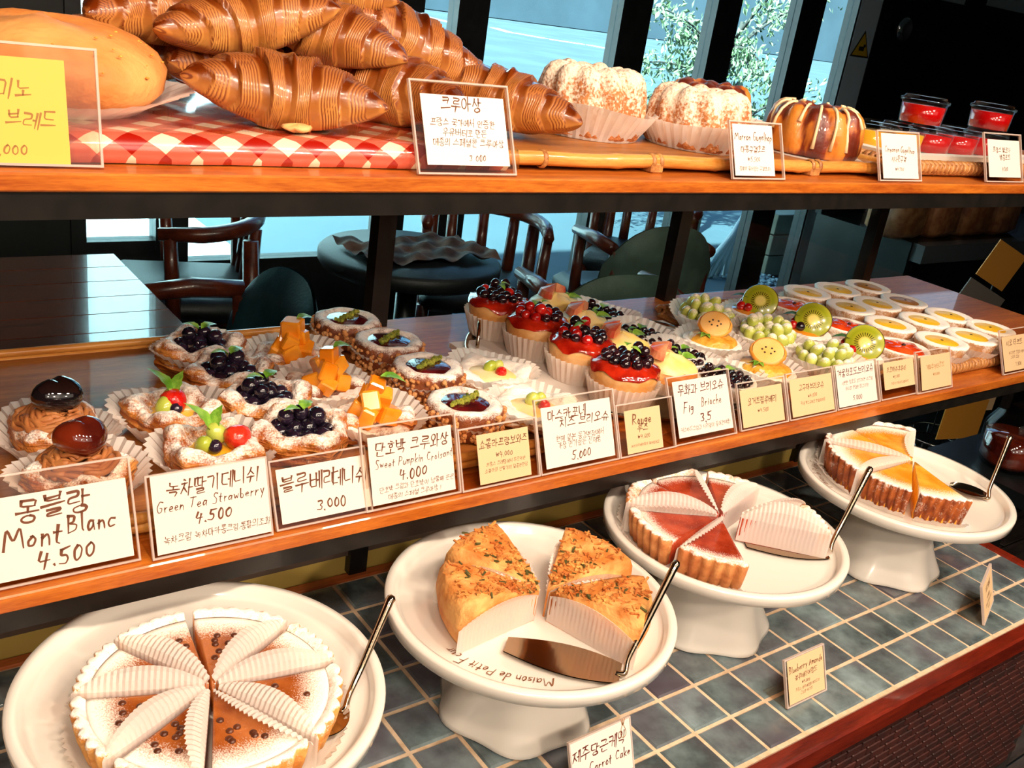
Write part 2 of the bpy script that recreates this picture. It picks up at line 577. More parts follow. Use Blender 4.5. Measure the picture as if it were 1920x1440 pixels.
# glaze with dark berries under icing sugar on tart slices: sugar thickest at the rim (the wide end)
def slice_top(name, a, b, white_from, white_to):
    t = NT(name)
    e = t.attr('edge')
    body = t.mix(t.step(t.noise(40, 3), 0.35, 0.65), lin(a), lin(b))
    gr = t.noise(900, 2)
    k = t.step(t.math('ADD', t.step(e, white_from, white_to), t.math('MULTIPLY', t.math('SUBTRACT', gr, 0.5), 1.3)), 0.2, 0.8)
    t.base(t.mix(k, body, lin('#fff6ea')))
    t.l(t.math('ADD', 0.14, t.math('MULTIPLY', k, 0.6)), t.p.inputs['Roughness'])
    t.bump(t.noise(60, 3), 0.3, 0.004)
slice_top('caramel_top', '#94491a', '#b96c34', 0.58, 0.90)
slice_top('red_top', '#8a2a14', '#b5482a', 0.72, 0.95)
slice_top('cheese_top', '#d98a18', '#efb03a', 0.66, 0.95)
simple('carrot_cake', '#c9772e', 0.7, '#e8ab62', 40, bump=1.0, bscale=70)
simple('carrot_top', '#b5601e', 0.65, '#e3a152', 55, bump=1.4, bscale=110)
simple('herb', '#4c4a1c', 0.7)

# bread loaf speckle
t = MATS['bread']
# street
simple('street', '#35454d', 0.9, '#3e5058', 0.5)
simple('facade', '#34444c', 0.9, '#3c4c54', 0.3)
simple('facade_light', '#8fa3aa', 0.9)
simple('reflection_white', '#b5bcbc', 0.8)
simple('sunlit_wall', '#f4f4f0', 0.9)
simple('concrete', '#c9cccb', 0.9, '#d8dad8', 0.6)
simple('leaf', '#56704a', 0.5, '#90a080', 9)
simple('bark', '#3a3a34', 0.9)
simple('parasol_cloth', '#b9c2c5', 0.8)
simple('blue_frame', '#376a86', 0.4)
simple('door_stile', '#c3d6e0', 0.4)
simple('crate_wood', '#77705f', 0.7, '#6a6250', 8)
simple('sticker_yellow', '#d8b21c', 0.5)
simple('sticker_black', '#161616', 0.5)
simple('pebble', '#7d888c', 0.6, '#a9b4b6', 20)
simple('dark_cabinet', '#0b0f10', 0.35, '#10181a', 8)
simple('cabinet_top', '#4a5458', 0.3)

# ------------------------------------------------------------------ structure: the counter
counter = thing('tiled_counter', 'low display counter topped with glazed blue-grey square tiles and red wooden edge', 'counter', (0, 0, 0))
put('grout_bed', box(-13.0, 14.0, -2.06, 6.0, -0.35, -0.035), 'grout', counter, smooth=False)
def tile_mesh(seed):
    r = random.Random(seed)
    h = 0.46
    rows = []
    for z, k in ((-0.12, h), (-0.03, h), (0.0, h - 0.035)):
        rows += [(-k, -k, z), (0, -k - r.uniform(0, .008), z), (k, -k, z), (k + r.uniform(0, .008), 0, z), (k, k, z), (0, k, z), (-k, k, z), (-k, 0, z)]
    rows.append((0, 0, 0.006))
    F = []
    for a in (0, 8):
        for i in range(8):
            j = (i + 1) % 8
            F.append((a + i, a + j, a + 8 + j, a + 8 + i))
    F += [(16 + i, 16 + (i + 1) % 8, 24) for i in range(8)]
    return make_mesh('tile', (np.array(rows), F), smooth=False)
tms = [tile_mesh(k) for k in range(4)]
for i in range(-13, 14):
    for j in range(-2, 6):
        if i < -9 and j > -2 and i < -11: continue
        put('tile', tms[rng.randrange(4)], 'tile', counter, (i + 0.5, j + 0.5, 0.0), (rng.uniform(-.006, .006), rng.uniform(-.006, .006), 0), smooth=False)
put('front_trim', box(-13.0, 14.35, -2.42, -2.06, -0.50, 0.015, 0.05), 'red_wood', counter, smooth=False)
put('end_trim', box(14.0, 14.35, -2.06, 6.3, -0.50, 0.015, 0.05), 'red_wood', counter, smooth=False)
put('back_strip', box(-13.0, 14.35, 6.0, 6.24, -0.35, 0.02, 0.02), 'strip_wood', counter, smooth=False)
put('body', box(-13.0, 14.1, -2.10, 6.3, -18.0, -0.36), 'mortar', counter, smooth=False)
bm_ = make_mesh('brick', box(-0.24, 0.24, -0.05, 0.05, -0.10, 0.10, 0.02), smooth=False)
for r in range(20):
    for q in range(26):
        x = 1.2 + q * 0.52 + (0.26 if r % 2 else 0)
        if x > 13.9 or x < 1.8 + .5 * r: continue
        put('brick', bm_, 'brick', counter, (x, -2.13, -0.65 - r * 0.235), smooth=False)

# ------------------------------------------------------------------ structure: the two-tier rack
SHF = 3.2          # front of both shelves
MID = 3.39         # top of the middle board
UPP = 9.37         # top of the upper board
rack = thing('display_rack', 'two-tier wooden display rack with black metal frame above the tiled counter', 'rack', (0, 6.2, 0))
def rput(n, g, m, sm=False, **kw):
    return put(n, move(g, (0, -6.2, 0)), m, rack, smooth=sm, **kw)
X0, X1 = -14.0, 27.0
for zt, zb, zc in ((MID, 3.11, 2.76), (UPP, 9.13, 8.77)):
    rput('shelf_board', box(X0, X1, SHF, 12.45, zb, zt, 0.025), 'shelf_wood')
    rput('front_beam', box(X0, X1, SHF + 0.06, SHF + 0.5, zc, zb), 'black_metal')
    rput('rear_beam', box(X0, X1, 12.0, 12.4, zc, zb), 'black_metal')
for x in (0.98, 12.07, 23.2, -10.2):
    rput('rear_post', box(x - 0.26, x + 0.26, 11.95, 12.4, MID, 8.78), 'black_metal')
for x in (-13.0, -2.35, 13.0, 25.8):
    rput('support_post', box(x - 0.21, x + 0.21, 6.12, 6.34, 0.02, 3.1), 'black_metal')
rput('lower_rail', box(X0, 13.2, 6.24, 6.34, 0.46, 0.95), 'grey_rail')
put('back_panel', move(box(X0, 13.2, 6.34, 6.44, -0.3, 3.1), (0, -6.2, 0)), 'olive_panel', rack, smooth=False)
rput('glass_pane', box(X0, X1, 12.42, 12.47, MID, 8.77), 'shelf_glass', label='clear glass pane along the back of the rack')
# ------------------------------------------------------------------ handwriting
# Brush-pen letters are drawn stroke by stroke: Hangul syllables are composed from their jamo.
def P_(s): return [[tuple(float(v) for v in p.split(',')) for p in l.split()] for l in s.split('/')]
OV = [(.5 + .48 * math.sin(a), .5 + .5 * math.cos(a)) for a in np.linspace(.3, 2 * PI + .2, 13)]
JA = {'ㄱ': '0,1 1,1 .75,0', 'ㄴ': '0,1 0,.05 1,.1', 'ㄷ': '1,1 0,.95/0,.95 .02,.05 1,.05', 'ㄹ': '0,1 .95,1 .9,.55 .05,.5 0,.02 1,.08', 'ㅁ': '0,1 .05,0 .95,.05/0,.98 1,1 .95,.05',
      'ㅂ': '0,1 .05,0 .95,0/1,1 .95,0/.03,.5 .97,.52', 'ㅅ': '.5,1 .35,.5 0,0/.42,.6 1,.05', 'ㅈ': '.05,.95 .95,1/.6,1 .35,.5 0,0/.42,.55 1,.05', 'ㅊ': '.35,1.15 .65,1.08/.05,.8 .95,.82/.55,.82 .35,.4 0,0/.42,.45 1,.05',
      'ㅋ': '0,1 1,1 .75,0/0,.52 .9,.55', 'ㅌ': '1,1 0,.97/0,.97 .02,.05 1,.05/0,.52 .9,.52', 'ㅍ': '0,1 1,1/.3,1 .3,.1/.7,1 .7,.1/0,.05 1,.08', 'ㅎ': '.35,1.15 .65,1.1/.02,.8 .98,.84'}
JA = {k: P_(v) for k, v in JA.items()}
JA['ㅇ'] = [OV]
JA['ㅎ'] = JA['ㅎ'] + [[(x * .6 + .2, y * .58) for x, y in OV]]
for d, s_ in (('ㄲ', 'ㄱ'), ('ㄸ', 'ㄷ'), ('ㅃ', 'ㅂ'), ('ㅆ', 'ㅅ'), ('ㅉ', 'ㅈ')):
    JA[d] = [[(x * .45 + o, y) for x, y in l] for o in (0, .55) for l in JA[s_]]
VV = {'ㅏ': '.2,1 .2,0/.2,.5 1,.5', 'ㅐ': '.1,.95 .1,.05/.8,1 .8,0/.1,.5 .8,.5', 'ㅑ': '.2,1 .2,0/.2,.65 1,.65/.2,.38 1,.38', 'ㅓ': '.8,1 .8,0/0,.5 .8,.5', 'ㅔ': '.5,.95 .5,.05/1,1 1,0/0,.5 .5,.5', 'ㅕ': '.8,1 .8,0/0,.65 .8,.65/0,.38 .8,.38', 'ㅖ': '.5,.95 .5,.05/1,1 1,0/0,.62 .5,.62/0,.38 .5,.38', 'ㅣ': '.55,1 .5,0'}
HV = {'ㅗ': '.5,1 .5,.2/0,.15 1,.22', 'ㅛ': '.33,1 .33,.2/.67,1 .67,.2/0,.15 1,.22', 'ㅜ': '0,.85 1,.92/.5,.9 .45,-.3', 'ㅠ': '0,.85 1,.92/.33,.9 .3,-.1/.67,.9 .67,-.1', 'ㅡ': '0,.45 1,.55'}
VV = {k: P_(v) for k, v in VV.items()}; HV = {k: P_(v) for k, v in HV.items()}
INI = 'ㄱㄲㄴㄷㄸㄹㅁㅂㅃㅅㅆㅇㅈㅉㅊㅋㅌㅍㅎ'
VOW = 'ㅏㅐㅑㅒㅓㅔㅕㅖㅗㅘㅙㅚㅛㅜㅝㅞㅟㅠㅡㅢㅣ'
CPD = {'ㅘ': 'ㅗㅏ', 'ㅙ': 'ㅗㅐ', 'ㅚ': 'ㅗㅣ', 'ㅝ': 'ㅜㅓ', 'ㅞ': 'ㅜㅔ', 'ㅟ': 'ㅜㅣ', 'ㅢ': 'ㅡㅣ', 'ㅒ': 'ㅐ'}
FIN = ['', 'ㄱ', 'ㄲ', 'ㄱㅅ', 'ㄴ', 'ㄴㅈ', 'ㄴㅎ', 'ㄷ', 'ㄹ', 'ㄹㄱ', 'ㄹㅁ', 'ㄹㅂ', 'ㄹㅅ', 'ㄹㅌ', 'ㄹㅍ', 'ㄹㅎ', 'ㅁ', 'ㅂ', 'ㅂㅅ', 'ㅅ', 'ㅆ', 'ㅇ', 'ㅈ', 'ㅊ', 'ㅋ', 'ㅌ', 'ㅍ', 'ㅎ']
def inbox(ls, x0, x1, y0, y1): return [[(x0 + x * (x1 - x0), y0 + y * (y1 - y0)) for x, y in l] for l in ls]
def hangul(ch):
    c = ord(ch) - 0xAC00
    i, v, f = INI[c // 588], VOW[c % 588 // 28], FIN[c % 28]
    v = CPD.get(v, v)
    b = .40 if f else 0.0
    k = lambda y: b + y * (1 - b)
    out = []
    if len(v) == 2:
        out += inbox(JA[i], .02, .52, k(.52), k(1)) + inbox(HV[v[0]], 0, .58, k(.08), k(.42)) + inbox(VV[v[1]], .66, .95, k(0), k(1))
    elif v in VV:
        out += inbox(JA[i], .02, .50, k(.18 if not f else .1), k(.9 if not f else 1)) + inbox(VV[v], .58, .92, k(0), k(1))
    else:
        out += inbox(JA[i], .16, .80, k(.55), k(1)) + inbox(HV[v], 0, .95, k(.06), k(.42))
    if f:
        w = .62 / len(f)
        for n_, j in enumerate(f):
            out += inbox(JA[j], .22 + n_ * w, .20 + (n_ + 1) * w, 0, .30)
    return out, .95
LAT = {'0': '.22,.7 .05,.5 .06,.15 .22,0 .4,.15 .42,.5 .28,.72 .16,.66', '3': '.05,.65 .35,.7 .4,.5 .2,.38 .42,.25 .35,.03 .02,.05', '4': '.1,.75 0,.3 .5,.34/.36,.62 .3,-.1', '5': '.12,.7 .08,.42 .35,.42 .42,.2 .3,.0 .0,.05/.1,.7 .5,.76', '6': '.35,.7 .08,.35 .1,.05 .35,.02 .38,.25 .12,.28', '7': '0,.66 .45,.72 .2,0', '8': '.32,.6 .12,.66 .1,.45 .38,.25 .3,0 .08,.05 .1,.25 .38,.5 .3,.62',
       '₩': '0,.66 .12,0 .25,.6 .38,0 .52,.66/-.05,.4 .58,.42', '.': '.06,.03 .10,-.02', '·': '.06,.33 .10,.30', ',': '.1,.04 .04,-.1', '!': '.12,.8 .06,.25/.05,.06 .08,.02', "'": '.08,.8 .05,.65',
       'a': '.38,.4 .15,.45 .03,.2 .12,0 .33,.15 .38,.42 .42,0', 'b': '.05,.9 .05,0 .3,.02 .38,.25 .2,.42 .06,.3', 'c': '.33,.4 .12,.42 .04,.2 .12,0 .35,.06', 'd': '.35,.4 .1,.4 .05,.1 .25,0 .36,.2/.4,.9 .38,0', 'e': '.05,.2 .36,.25 .28,.44 .1,.4 .05,.15 .15,0 .38,.06', 'g': '.35,.4 .1,.42 .05,.15 .3,.12 .37,.42 .34,-.25 .1,-.32', 'h': '.06,.9 .05,0/.06,.3 .25,.44 .34,.3 .35,0', 'i': '.1,.45 .1,0/.12,.62 .13,.67', 'k': '.06,.9 .05,0/.35,.45 .07,.2 .38,0', 'l': '.1,.95 .08,.1 .18,0', 'm': '.03,.45 .03,0/.04,.3 .2,.45 .25,.25 .25,0/.25,.3 .42,.45 .48,.25 .5,0', 'n': '.05,.45 .05,0/.05,.3 .25,.45 .34,.25 .36,0', 'o': '.2,.45 .04,.25 .1,.02 .3,.04 .36,.28 .22,.46 .14,.42', 'p': '.05,.45 .03,-.35/.05,.35 .3,.45 .38,.2 .2,0 .05,.08', 'r': '.05,.45 .05,0/.05,.28 .2,.43 .32,.42', 's': '.32,.4 .1,.44 .08,.28 .3,.18 .28,.02 .03,.03', 't': '.15,.75 .12,.08 .25,0/0,.48 .32,.5', 'u': '.05,.45 .06,.08 .22,0 .34,.15 .36,.45 .38,0', 'w': '.03,.45 .12,0 .25,.4 .36,0 .48,.45', 'y': '.05,.45 .2,.05/.4,.45 .12,-.35',
       'A': '0,0 .3,.95 .55,0/.12,.35 .5,.38', 'B': '.08,.95 .05,0/.08,.95 .42,.85 .35,.55 .1,.5 .48,.38 .42,.05 .05,0', 'C': '.5,.85 .25,.95 .05,.5 .2,.02 .55,.1', 'F': '.1,.95 .05,0/.1,.95 .55,.98/.08,.5 .42,.52', 'G': '.55,.85 .25,.95 .03,.45 .2,0 .5,.08 .52,.4 .3,.4', 'M': '0,0 .1,.95 .38,.25 .68,.95 .8,0', 'P': '.1,.95 .05,0/.1,.95 .5,.85 .45,.5 .08,.45', 'R': '.1,.95 .05,0/.1,.95 .5,.85 .45,.5 .08,.45 .55,0', 'S': '.5,.85 .2,.95 .08,.7 .42,.4 .38,.05 .02,.08', 'T': '0,.92 .6,.97/.3,.95 .26,0'}
LAT = {k: P_(v) for k, v in LAT.items()}
GC = {}
def glyph(ch):
    if ch not in GC:
        if ord(ch) >= 0xAC00: GC[ch] = hangul(ch)
        else:
            ls = LAT[ch]
            GC[ch] = (ls, max(x for l in ls for x, y in l) + .05)
    return GC[ch]
def ribbon(l, w, r):
    P = [np.array(p, float) for p in l]
    for _ in range(2 if len(P) > 3 else 1):       # soften the corners
        Q = [P[0]]
        for a, b in zip(P[:-1], P[1:]):
            Q += [a * .82 + b * .18, a * .18 + b * .82]
        P = Q + [P[-1]]
    P = np.array(P)
    T = np.gradient(P, axis=0); T /= np.linalg.norm(T, axis=1)[:, None] + 1e-9
    N_ = np.stack([-T[:, 1], T[:, 0]], 1)
    n = len(P)
    t = np.linspace(0, 1, n)
    ww = w * (1.3 - .75 * t) * (1 + .15 * np.sin(5 * t + r.uniform(0, 6)))
    P[0] -= T[0] * w * .5; P[-1] += T[-1] * w * .4
    V = np.zeros((2 * n, 3))
    V[0::2, :2] = P + N_ * ww[:, None] * .5
    V[1::2, :2] = P - N_ * ww[:, None] * .5
    return V, [(2 * i, 2 * i + 1, 2 * i + 3, 2 * i + 2) for i in range(n - 1)]

def write(text, size, bold=True, seed=1, tight=.92, shear=.16):
    """A line of brush-pen writing centred on the origin, in the xy plane."""
    r = random.Random(seed * 31 + len(text))
    w = .105 if bold else .088
    gs = []; x = 0.0; drift = 0.0
    for ch in text:
        if ch == ' ':
            x += .38; continue
        ls, adv = glyph(ch)
        k = r.uniform(.86, 1.14); kx = tight * r.uniform(.9, 1.08)
        an = r.uniform(-.10, .10); c, s = math.cos(an), math.sin(an)
        drift = drift * .6 + r.uniform(-.07, .07)
        for l in ls:
            q = []
            for px, py in l:
                px = px * kx + r.uniform(-.018, .018); py = (py - .4) * k + r.uniform(-.018, .018)
                px += shear * py
                q.append((c * px - s * py + x, s * px + c * py + drift))
            gs.append(ribbon(q, w, r))
        x += adv * kx + .12
    V, F = join(*gs)
    V[:, 0] -= (V[:, 0].min() + V[:, 0].max()) / 2
    return V * size, F

# (label, bottom-left x, y, z, width, height, tilt, yaw, paper rect in holder fractions, paper, ink, lines)
# a line: text, size as a share of the paper's height, centre x and y on the paper (0..1), bold
CARDS = [
 ('large white price card for the chestnut cakes, leftmost on the middle shelf', -9.85, 3.36, MID, 2.08, 1.62, 22, 0, (0.02, 0.06, 0.955, 0.80), 'paper_white', 'ink',
  [('몽블랑', .25, .47, .78, 1), ('Mont', .25, .30, .48, 1), ('Blanc', .22, .72, .55, 1), ('4.500', .23, .52, .22, 1)]),
 ('white price card for the strawberry danishes, second on the middle shelf', -7.62, 3.27, MID, 1.95, 1.32, 20, 0, (0.04, 0.05, 0.985, 0.985), 'paper_white', 'ink',
  [('녹차딸기데니쉬', .165, .53, .80, 1), ('Green Tea Strawberry', .125, .50, .60, 0), ('4.500', .17, .50, .41, 1), ('녹차크림 녹차마카롱크림·통팥의조화', .085, .53, .17, 0)]),
 ('white price card for the blueberry danishes, reading 3.000', -5.58, 3.34, MID, 1.80, 1.18, 26, 0, (0.06, 0.08, 0.985, 0.86), 'paper_white', 'ink',
  [('블루베리', .26, .33, .68, 1), ('데니쉬', .24, .80, .66, 1), ('3.000', .22, .55, .24, 1)]),
 ('tall white price card in front of the orange fruit croissants', -3.92, 3.33, MID, 2.0, 1.52, 21, 0, (0.07, 0.06, 0.94, 0.86), 'paper_white', 'ink',
  [('단호박 크루와상', .16, .52, .80, 1), ('Sweet Pumpkin Croisant', .12, .53, .60, 0), ('4.000', .17, .50, .41, 1), ('단호박 크림과 단호박이 넝쿨째 든은', .072, .54, .22, 0), ('메종의 스페셜 크루아상 !', .072, .50, .10, 0)]),
 ('cream price card for the chocolate raspberry tarts', -1.90, 3.31, MID, 1.86, 1.20, 22, 0, (0.22, 0.06, 0.88, 0.86), 'paper_cream', 'ink',
  [('쇼콜라프랑보와즈', .145, .5, .80, 1), ('₩4.000', .12, .5, .57, 0), ('프랑스 크레망에서 무르익은', .07, .52, .39, 0), ('쇼콜라와 산딸기의 달콤한만남', .07, .52, .26, 0)]),
 ('tall white price card in front of the cheese brioches', -0.02, 3.31, MID, 2.12, 1.52, 24, 0, (0.07, 0.07, 0.94, 0.88), 'paper_white', 'ink',
  [('마스카포네', .15, .36, .84, 1), ('치즈 브리오슈', .15, .60, .70, 1), ('현재 일본 동경본점에서', .09, .52, .46, 0), ('가장 인기있는 신제품', .09, .50, .35, 0), ('5.000', .155, .50, .17, 1)]),
 ('square cream price card for the red berry muffins, with a tall first letter', 2.12, 3.31, MID, 1.68, 1.15, 24, 0, (0.13, 0.05, 0.76, 0.86), 'paper_cream', 'ink',
  [('Rouge', .21, .46, .78, 1), ('루즈', .15, .47, .56, 1), ('₩4.600', .11, .48, .38, 0), ('여러가지베리들이 들어있어요', .06, .5, .18, 0)]),
 ('tall white price card for the fig brioches, reading 3.5', 3.78, 3.33, MID, 2.06, 1.55, 27, 0, (0.08, 0.10, 0.95, 0.92), 'paper_white', 'ink_dark',
  [('무화과 브리오슈', .15, .5, .83, 1), ('Fig', .17, .22, .52, 1), ('Brioche', .15, .65, .58, 0), ('3.5', .19, .52, .33, 1), ('커스타드크림과 시리얼이 들어간제품!', .07, .5, .14, 0)]),
 ('cream price card with one short line and a price, right of the tall fig card', 6.02, 3.36, MID, 1.76, 1.15, 25, 0, (0.05, 0.06, 0.92, 0.84), 'paper_cream', 'ink',
  [('요거트블루베리', .16, .5, .66, 1), ('₩4.500', .12, .5, .42, 0)]),
 ('cream price card for the sweet potato brioches', 7.84, 3.36, MID, 1.88, 1.18, 25, 0, (0.06, 0.06, 0.96, 0.86), 'paper_cream', 'ink',
  [('고구마브리오슈', .14, .5, .74, 1), ('₩4.000', .11, .5, .52, 0), ('국내 햇고구마로 만들었어요', .075, .5, .34, 0)]),
 ('densely written white price card for the green grape brioches', 9.80, 3.38, MID, 1.90, 1.18, 25, 0, (0.04, 0.05, 0.93, 0.97), 'paper_white', 'ink_dark',
  [('겨울청포도브리오슈', .15, .5, .82, 1), ('시원한 청포도 보드라운 슈크림', .08, .52, .58, 0), ('하나로 연결된 최고의맛', .08, .5, .43, 0), ('5.000', .13, .48, .2, 1)]),
 ('cream price card for the red jelly tarts', 11.78, 3.40, MID, 1.92, 1.10, 24, 0, (0.10, 0.24, 0.86, 0.92), 'paper_cream', 'ink',
  [('프로마쥬후류이', .16, .42, .70, 1), ('₩5.000', .12, .40, .45, 0), ('프랑스산 크림치즈 과일타르트', .075, .5, .2, 0)]),
 ('faint cream price card at the front corner of the wicker tray', 13.42, 3.34, MID, 1.82, 1.20, 22, 0, (0.13, 0.06, 0.97, 0.86), 'paper_cream', 'ink_light',
  [('계절쿠키타르트', .13, .48, .66, 0), ('₩4.000', .1, .5, .45, 0)]),
 ('cream price card at the far right end of the middle shelf', 18.25, 3.38, MID, 1.95, 1.40, 25, 0, (0.05, 0.06, 0.94, 0.84), 'paper_cream', 'ink',
  [('시오 타르트', .15, .42, .80, 1), ('부드러운 크림과 캐러멜', .08, .5, .52, 0), ('소금의 조화!', .08, .4, .40, 0), ('7.800', .13, .5, .2, 0)]),
 # upper shelf
 ('yellow handwritten card in a clear holder by the round loaf', -10.15, 3.50, UPP, 1.95, 1.45, 12, -0.04, (0.0, 0.02, 0.80, 0.88), 'paper_yellow', 'ink_light',
  [('미노', .15, .62, .72, 1), ('치즈 브레드', .14, .58, .42, 1), ('·3.000', .12, .55, .15, 1)]),
 ('white price card leaning on the gingham tray of croissants', -3.58, 3.32, UPP, 1.90, 1.48, 24, 0, (0.095, 0.10, 0.935, 0.85), 'paper_white', 'ink',
  [('크루아상', .165, .47, .87, 1), ('프랑스 국가에서 인증한', .095, .47, .61, 0), ('우유버터로 만든', .095, .48, .47, 0), ('메종의 스페셜한 크루아상', .095, .52, .33, 0), ('3 000', .11, .60, .13, 0)]),
 ('small white price card below the right powdered bundt cake', 3.66, 3.30, UPP, 1.62, 1.16, 22, 0, (0.05, 0.06, 0.80, 0.94), 'paper_white', 'ink',
  [('Marron Gugelhop', .14, .5, .78, 1), ('마롱구겔호프', .11, .48, .52, 1), ('₩5.500', .10, .48, .35, 0), ('통밤이 들어있는 구겔호프!', .07, .5, .15, 0)]),
 ('small white price card below the iced cinnamon bundt cake', 8.72, 3.33, UPP, 1.72, 1.16, 22, 0, (0.08, 0.05, 0.92, 0.94), 'paper_white', 'ink',
  [('Cinnamon Gugelhop', .125, .5, .66, 1), ('시나몬구겔', .11, .46, .44, 1), ('₩4.500', .09, .46, .24, 0)]),
 ('small white price card in front of the jam tubs at the far right', 13.55, 3.40, UPP, 1.92, 1.28, 22, 0, (0.08, 0.10, 0.93, 0.86), 'paper_white', 'ink',
  [('프랑스 발로나', .13, .42, .74, 1), ('밤콩포트', .13, .52, .53, 1), ('4500', .12, .5, .24, 1)]),
 # on the tiled counter
 ('white card with a small carrot drawing at the front edge of the counter', -2.12, -1.18, 0.0, 1.42, 0.95, 22, 0.02, (0.02, 0.03, 0.975, 0.97), 'paper_white', 'ink_dark',
  [('제주당근케익', .21, .46, .70, 1), ('Carrot Cake', .17, .62, .40, 1)]),
 ('orange-tinted price card standing on the tiles between the two middle cake stands', 3.16, -1.42, 0.0, 1.26, 0.98, 22, 0, (0.06, 0.05, 0.95, 0.96), 'paper_cream', 'ink',
  [('Blueberry Amande', .135, .5, .78, 1), ('블루베리아망드', .10, .5, .56, 1), ('₩4.000', .08, .48, .42, 0), ('프랑스 블루베리와 아몬드의', .06, .52, .29, 0), ('고소한 타르트', .06, .48, .18, 0)]),
 ('card turned sideways at the far right corner of the counter', 10.10, -1.70, 0.0, 1.42, 0.98, 20, 0.36, (0.06, 0.05, 0.95, 0.94), 'paper_cream', 'ink',
  [('치즈케익', .16, .5, .74, 1), ('₩4.000', .12, .5, .5, 0), ('크림치즈의 부드러운', .09, .5, .32, 0), ('타르트', .09, .5, .18, 0)]),
]
PLATE_TEXT = 'Maison de Petit Four'

def card(idx, label, x, y, z, w, h, tilt, yaw, pr, paper, ink, lines):
    root = thing('price_card', label, 'price card', (x, y, z), yaw, 'handwritten price cards in clear holders')
    a = -math.radians(tilt)          # lean back: top moves away from the customer
    def up(g):                        # from card plane (x right, y up) to world
        V = np.asarray(g[0], float)
        P = np.stack([V[:, 0], -V[:, 2], V[:, 1]], 1)
        return move((P, g[1]), (0, 0, 0.03), rx=a)
    th = 0.035
    sl = box(0, w, 0, h, -th, 0.0)
    fr = []
    e = 0.03
    put('acrylic_holder', join(up(sl)), 'acrylic', root, smooth=False)
    rim = [up(box(0, w, h - e, h, -th - .01, 0.012)), up(box(0, e, 0, h, -th - .01, 0.012)), up(box(w - e, w, 0, h, -th - .01, 0.012)), up(box(0, w, 0, e, -th - .01, 0.012))]
    foot = box(0.0, w, 0.0, 0.62, 0.0, 0.03)
    put('holder_edge', join(*rim), 'acrylic_edge', root, smooth=False)
    put('holder_foot', foot, 'acrylic', root, smooth=False)
    px0, py0, px1, py1 = pr[0] * w, pr[1] * h, pr[2] * w, pr[3] * h
    put('paper', up(box(px0, px1, py0, py1, 0.002, 0.010)), paper, root, smooth=False)
    pw, ph = px1 - px0, py1 - py0
    for k, (tx, sz, cx, cy, b) in enumerate(lines):
        V, F = write(tx, sz * ph * 1.12, bool(b), idx * 7 + k)
        ww = V[:, 0].max() - V[:, 0].min()
        lim = pw * 0.94
        if ww > lim: V[:, 0] *= lim / ww
        V = V + np.array((px0 + cx * pw, py0 + (cy - .02) * ph, 0.0))
        V[:, 0] = np.clip(V[:, 0], px0 + .01, px1 - .01)
        V[:, 2] = 0.0125
        put('handwritten_line', up((V, F)), ink if b or ink != 'ink_dark' else 'ink', root, smooth=False)
    return root, up, (px0, py0, pw, ph)

for i, cd in enumerate(CARDS):
    r, up, pp_ = card(i, *cd)
    if 'carrot drawing' in cd[0]:
        px0, py0, pw, ph = pp_
        cx, cy = px0 + .88 * pw, py0 + .80 * ph
        body = [(cx + .045 * math.sin(a) * (1.3 - .5 * math.cos(a)), cy + .11 * math.cos(a), 0.014) for a in np.linspace(0, 2 * PI, 22)]
        g = [tube(body, 0.006, 4)]
        for q in (-.03, 0, .03):
            g.append(tube([(cx + q * .4, cy + .11, .014), (cx + q + .01, cy + .17, .014), (cx + q * 1.4 + .015, cy + .21, .014)], .008, 4))
        put('carrot_drawing', up(join(*g)), 'ink_light', r)
# ------------------------------------------------------------------ pastry pieces (shared meshes, u)
def liner_geo(r0, r1, h, pleats=34, amp=0.045, curve=1.3, wave=0.05, seed=0, base=True):
    r = random.Random(seed)
    n = pleats * 4
    T = 6
    a1, a2 = r.uniform(0, 6), r.uniform(0, 6)
    V = []
    for i in range(n):
        th = 2 * PI * i / n
        zig = (1, 0, -1, 0)[i % 4]
        for j in range(T):
            t = j / (T - 1)
            rr = r0 + (r1 - r0) * t ** curve + amp * (0.25 + 0.75 * t) * zig * (r0 if j == 0 else 1)
            w = wave * t * (math.sin(2 * th + a1) + 0.7 * math.sin(3 * th + a2))
            rr *= 1 + 0.6 * w * t
            V.append((rr * math.cos(th), rr * math.sin(th), h * t + w))
    g = grid(np.array(V), n, T, cu=True)
    if base:
        g = join(g, disc(r0, 0.0, 24))
    return g

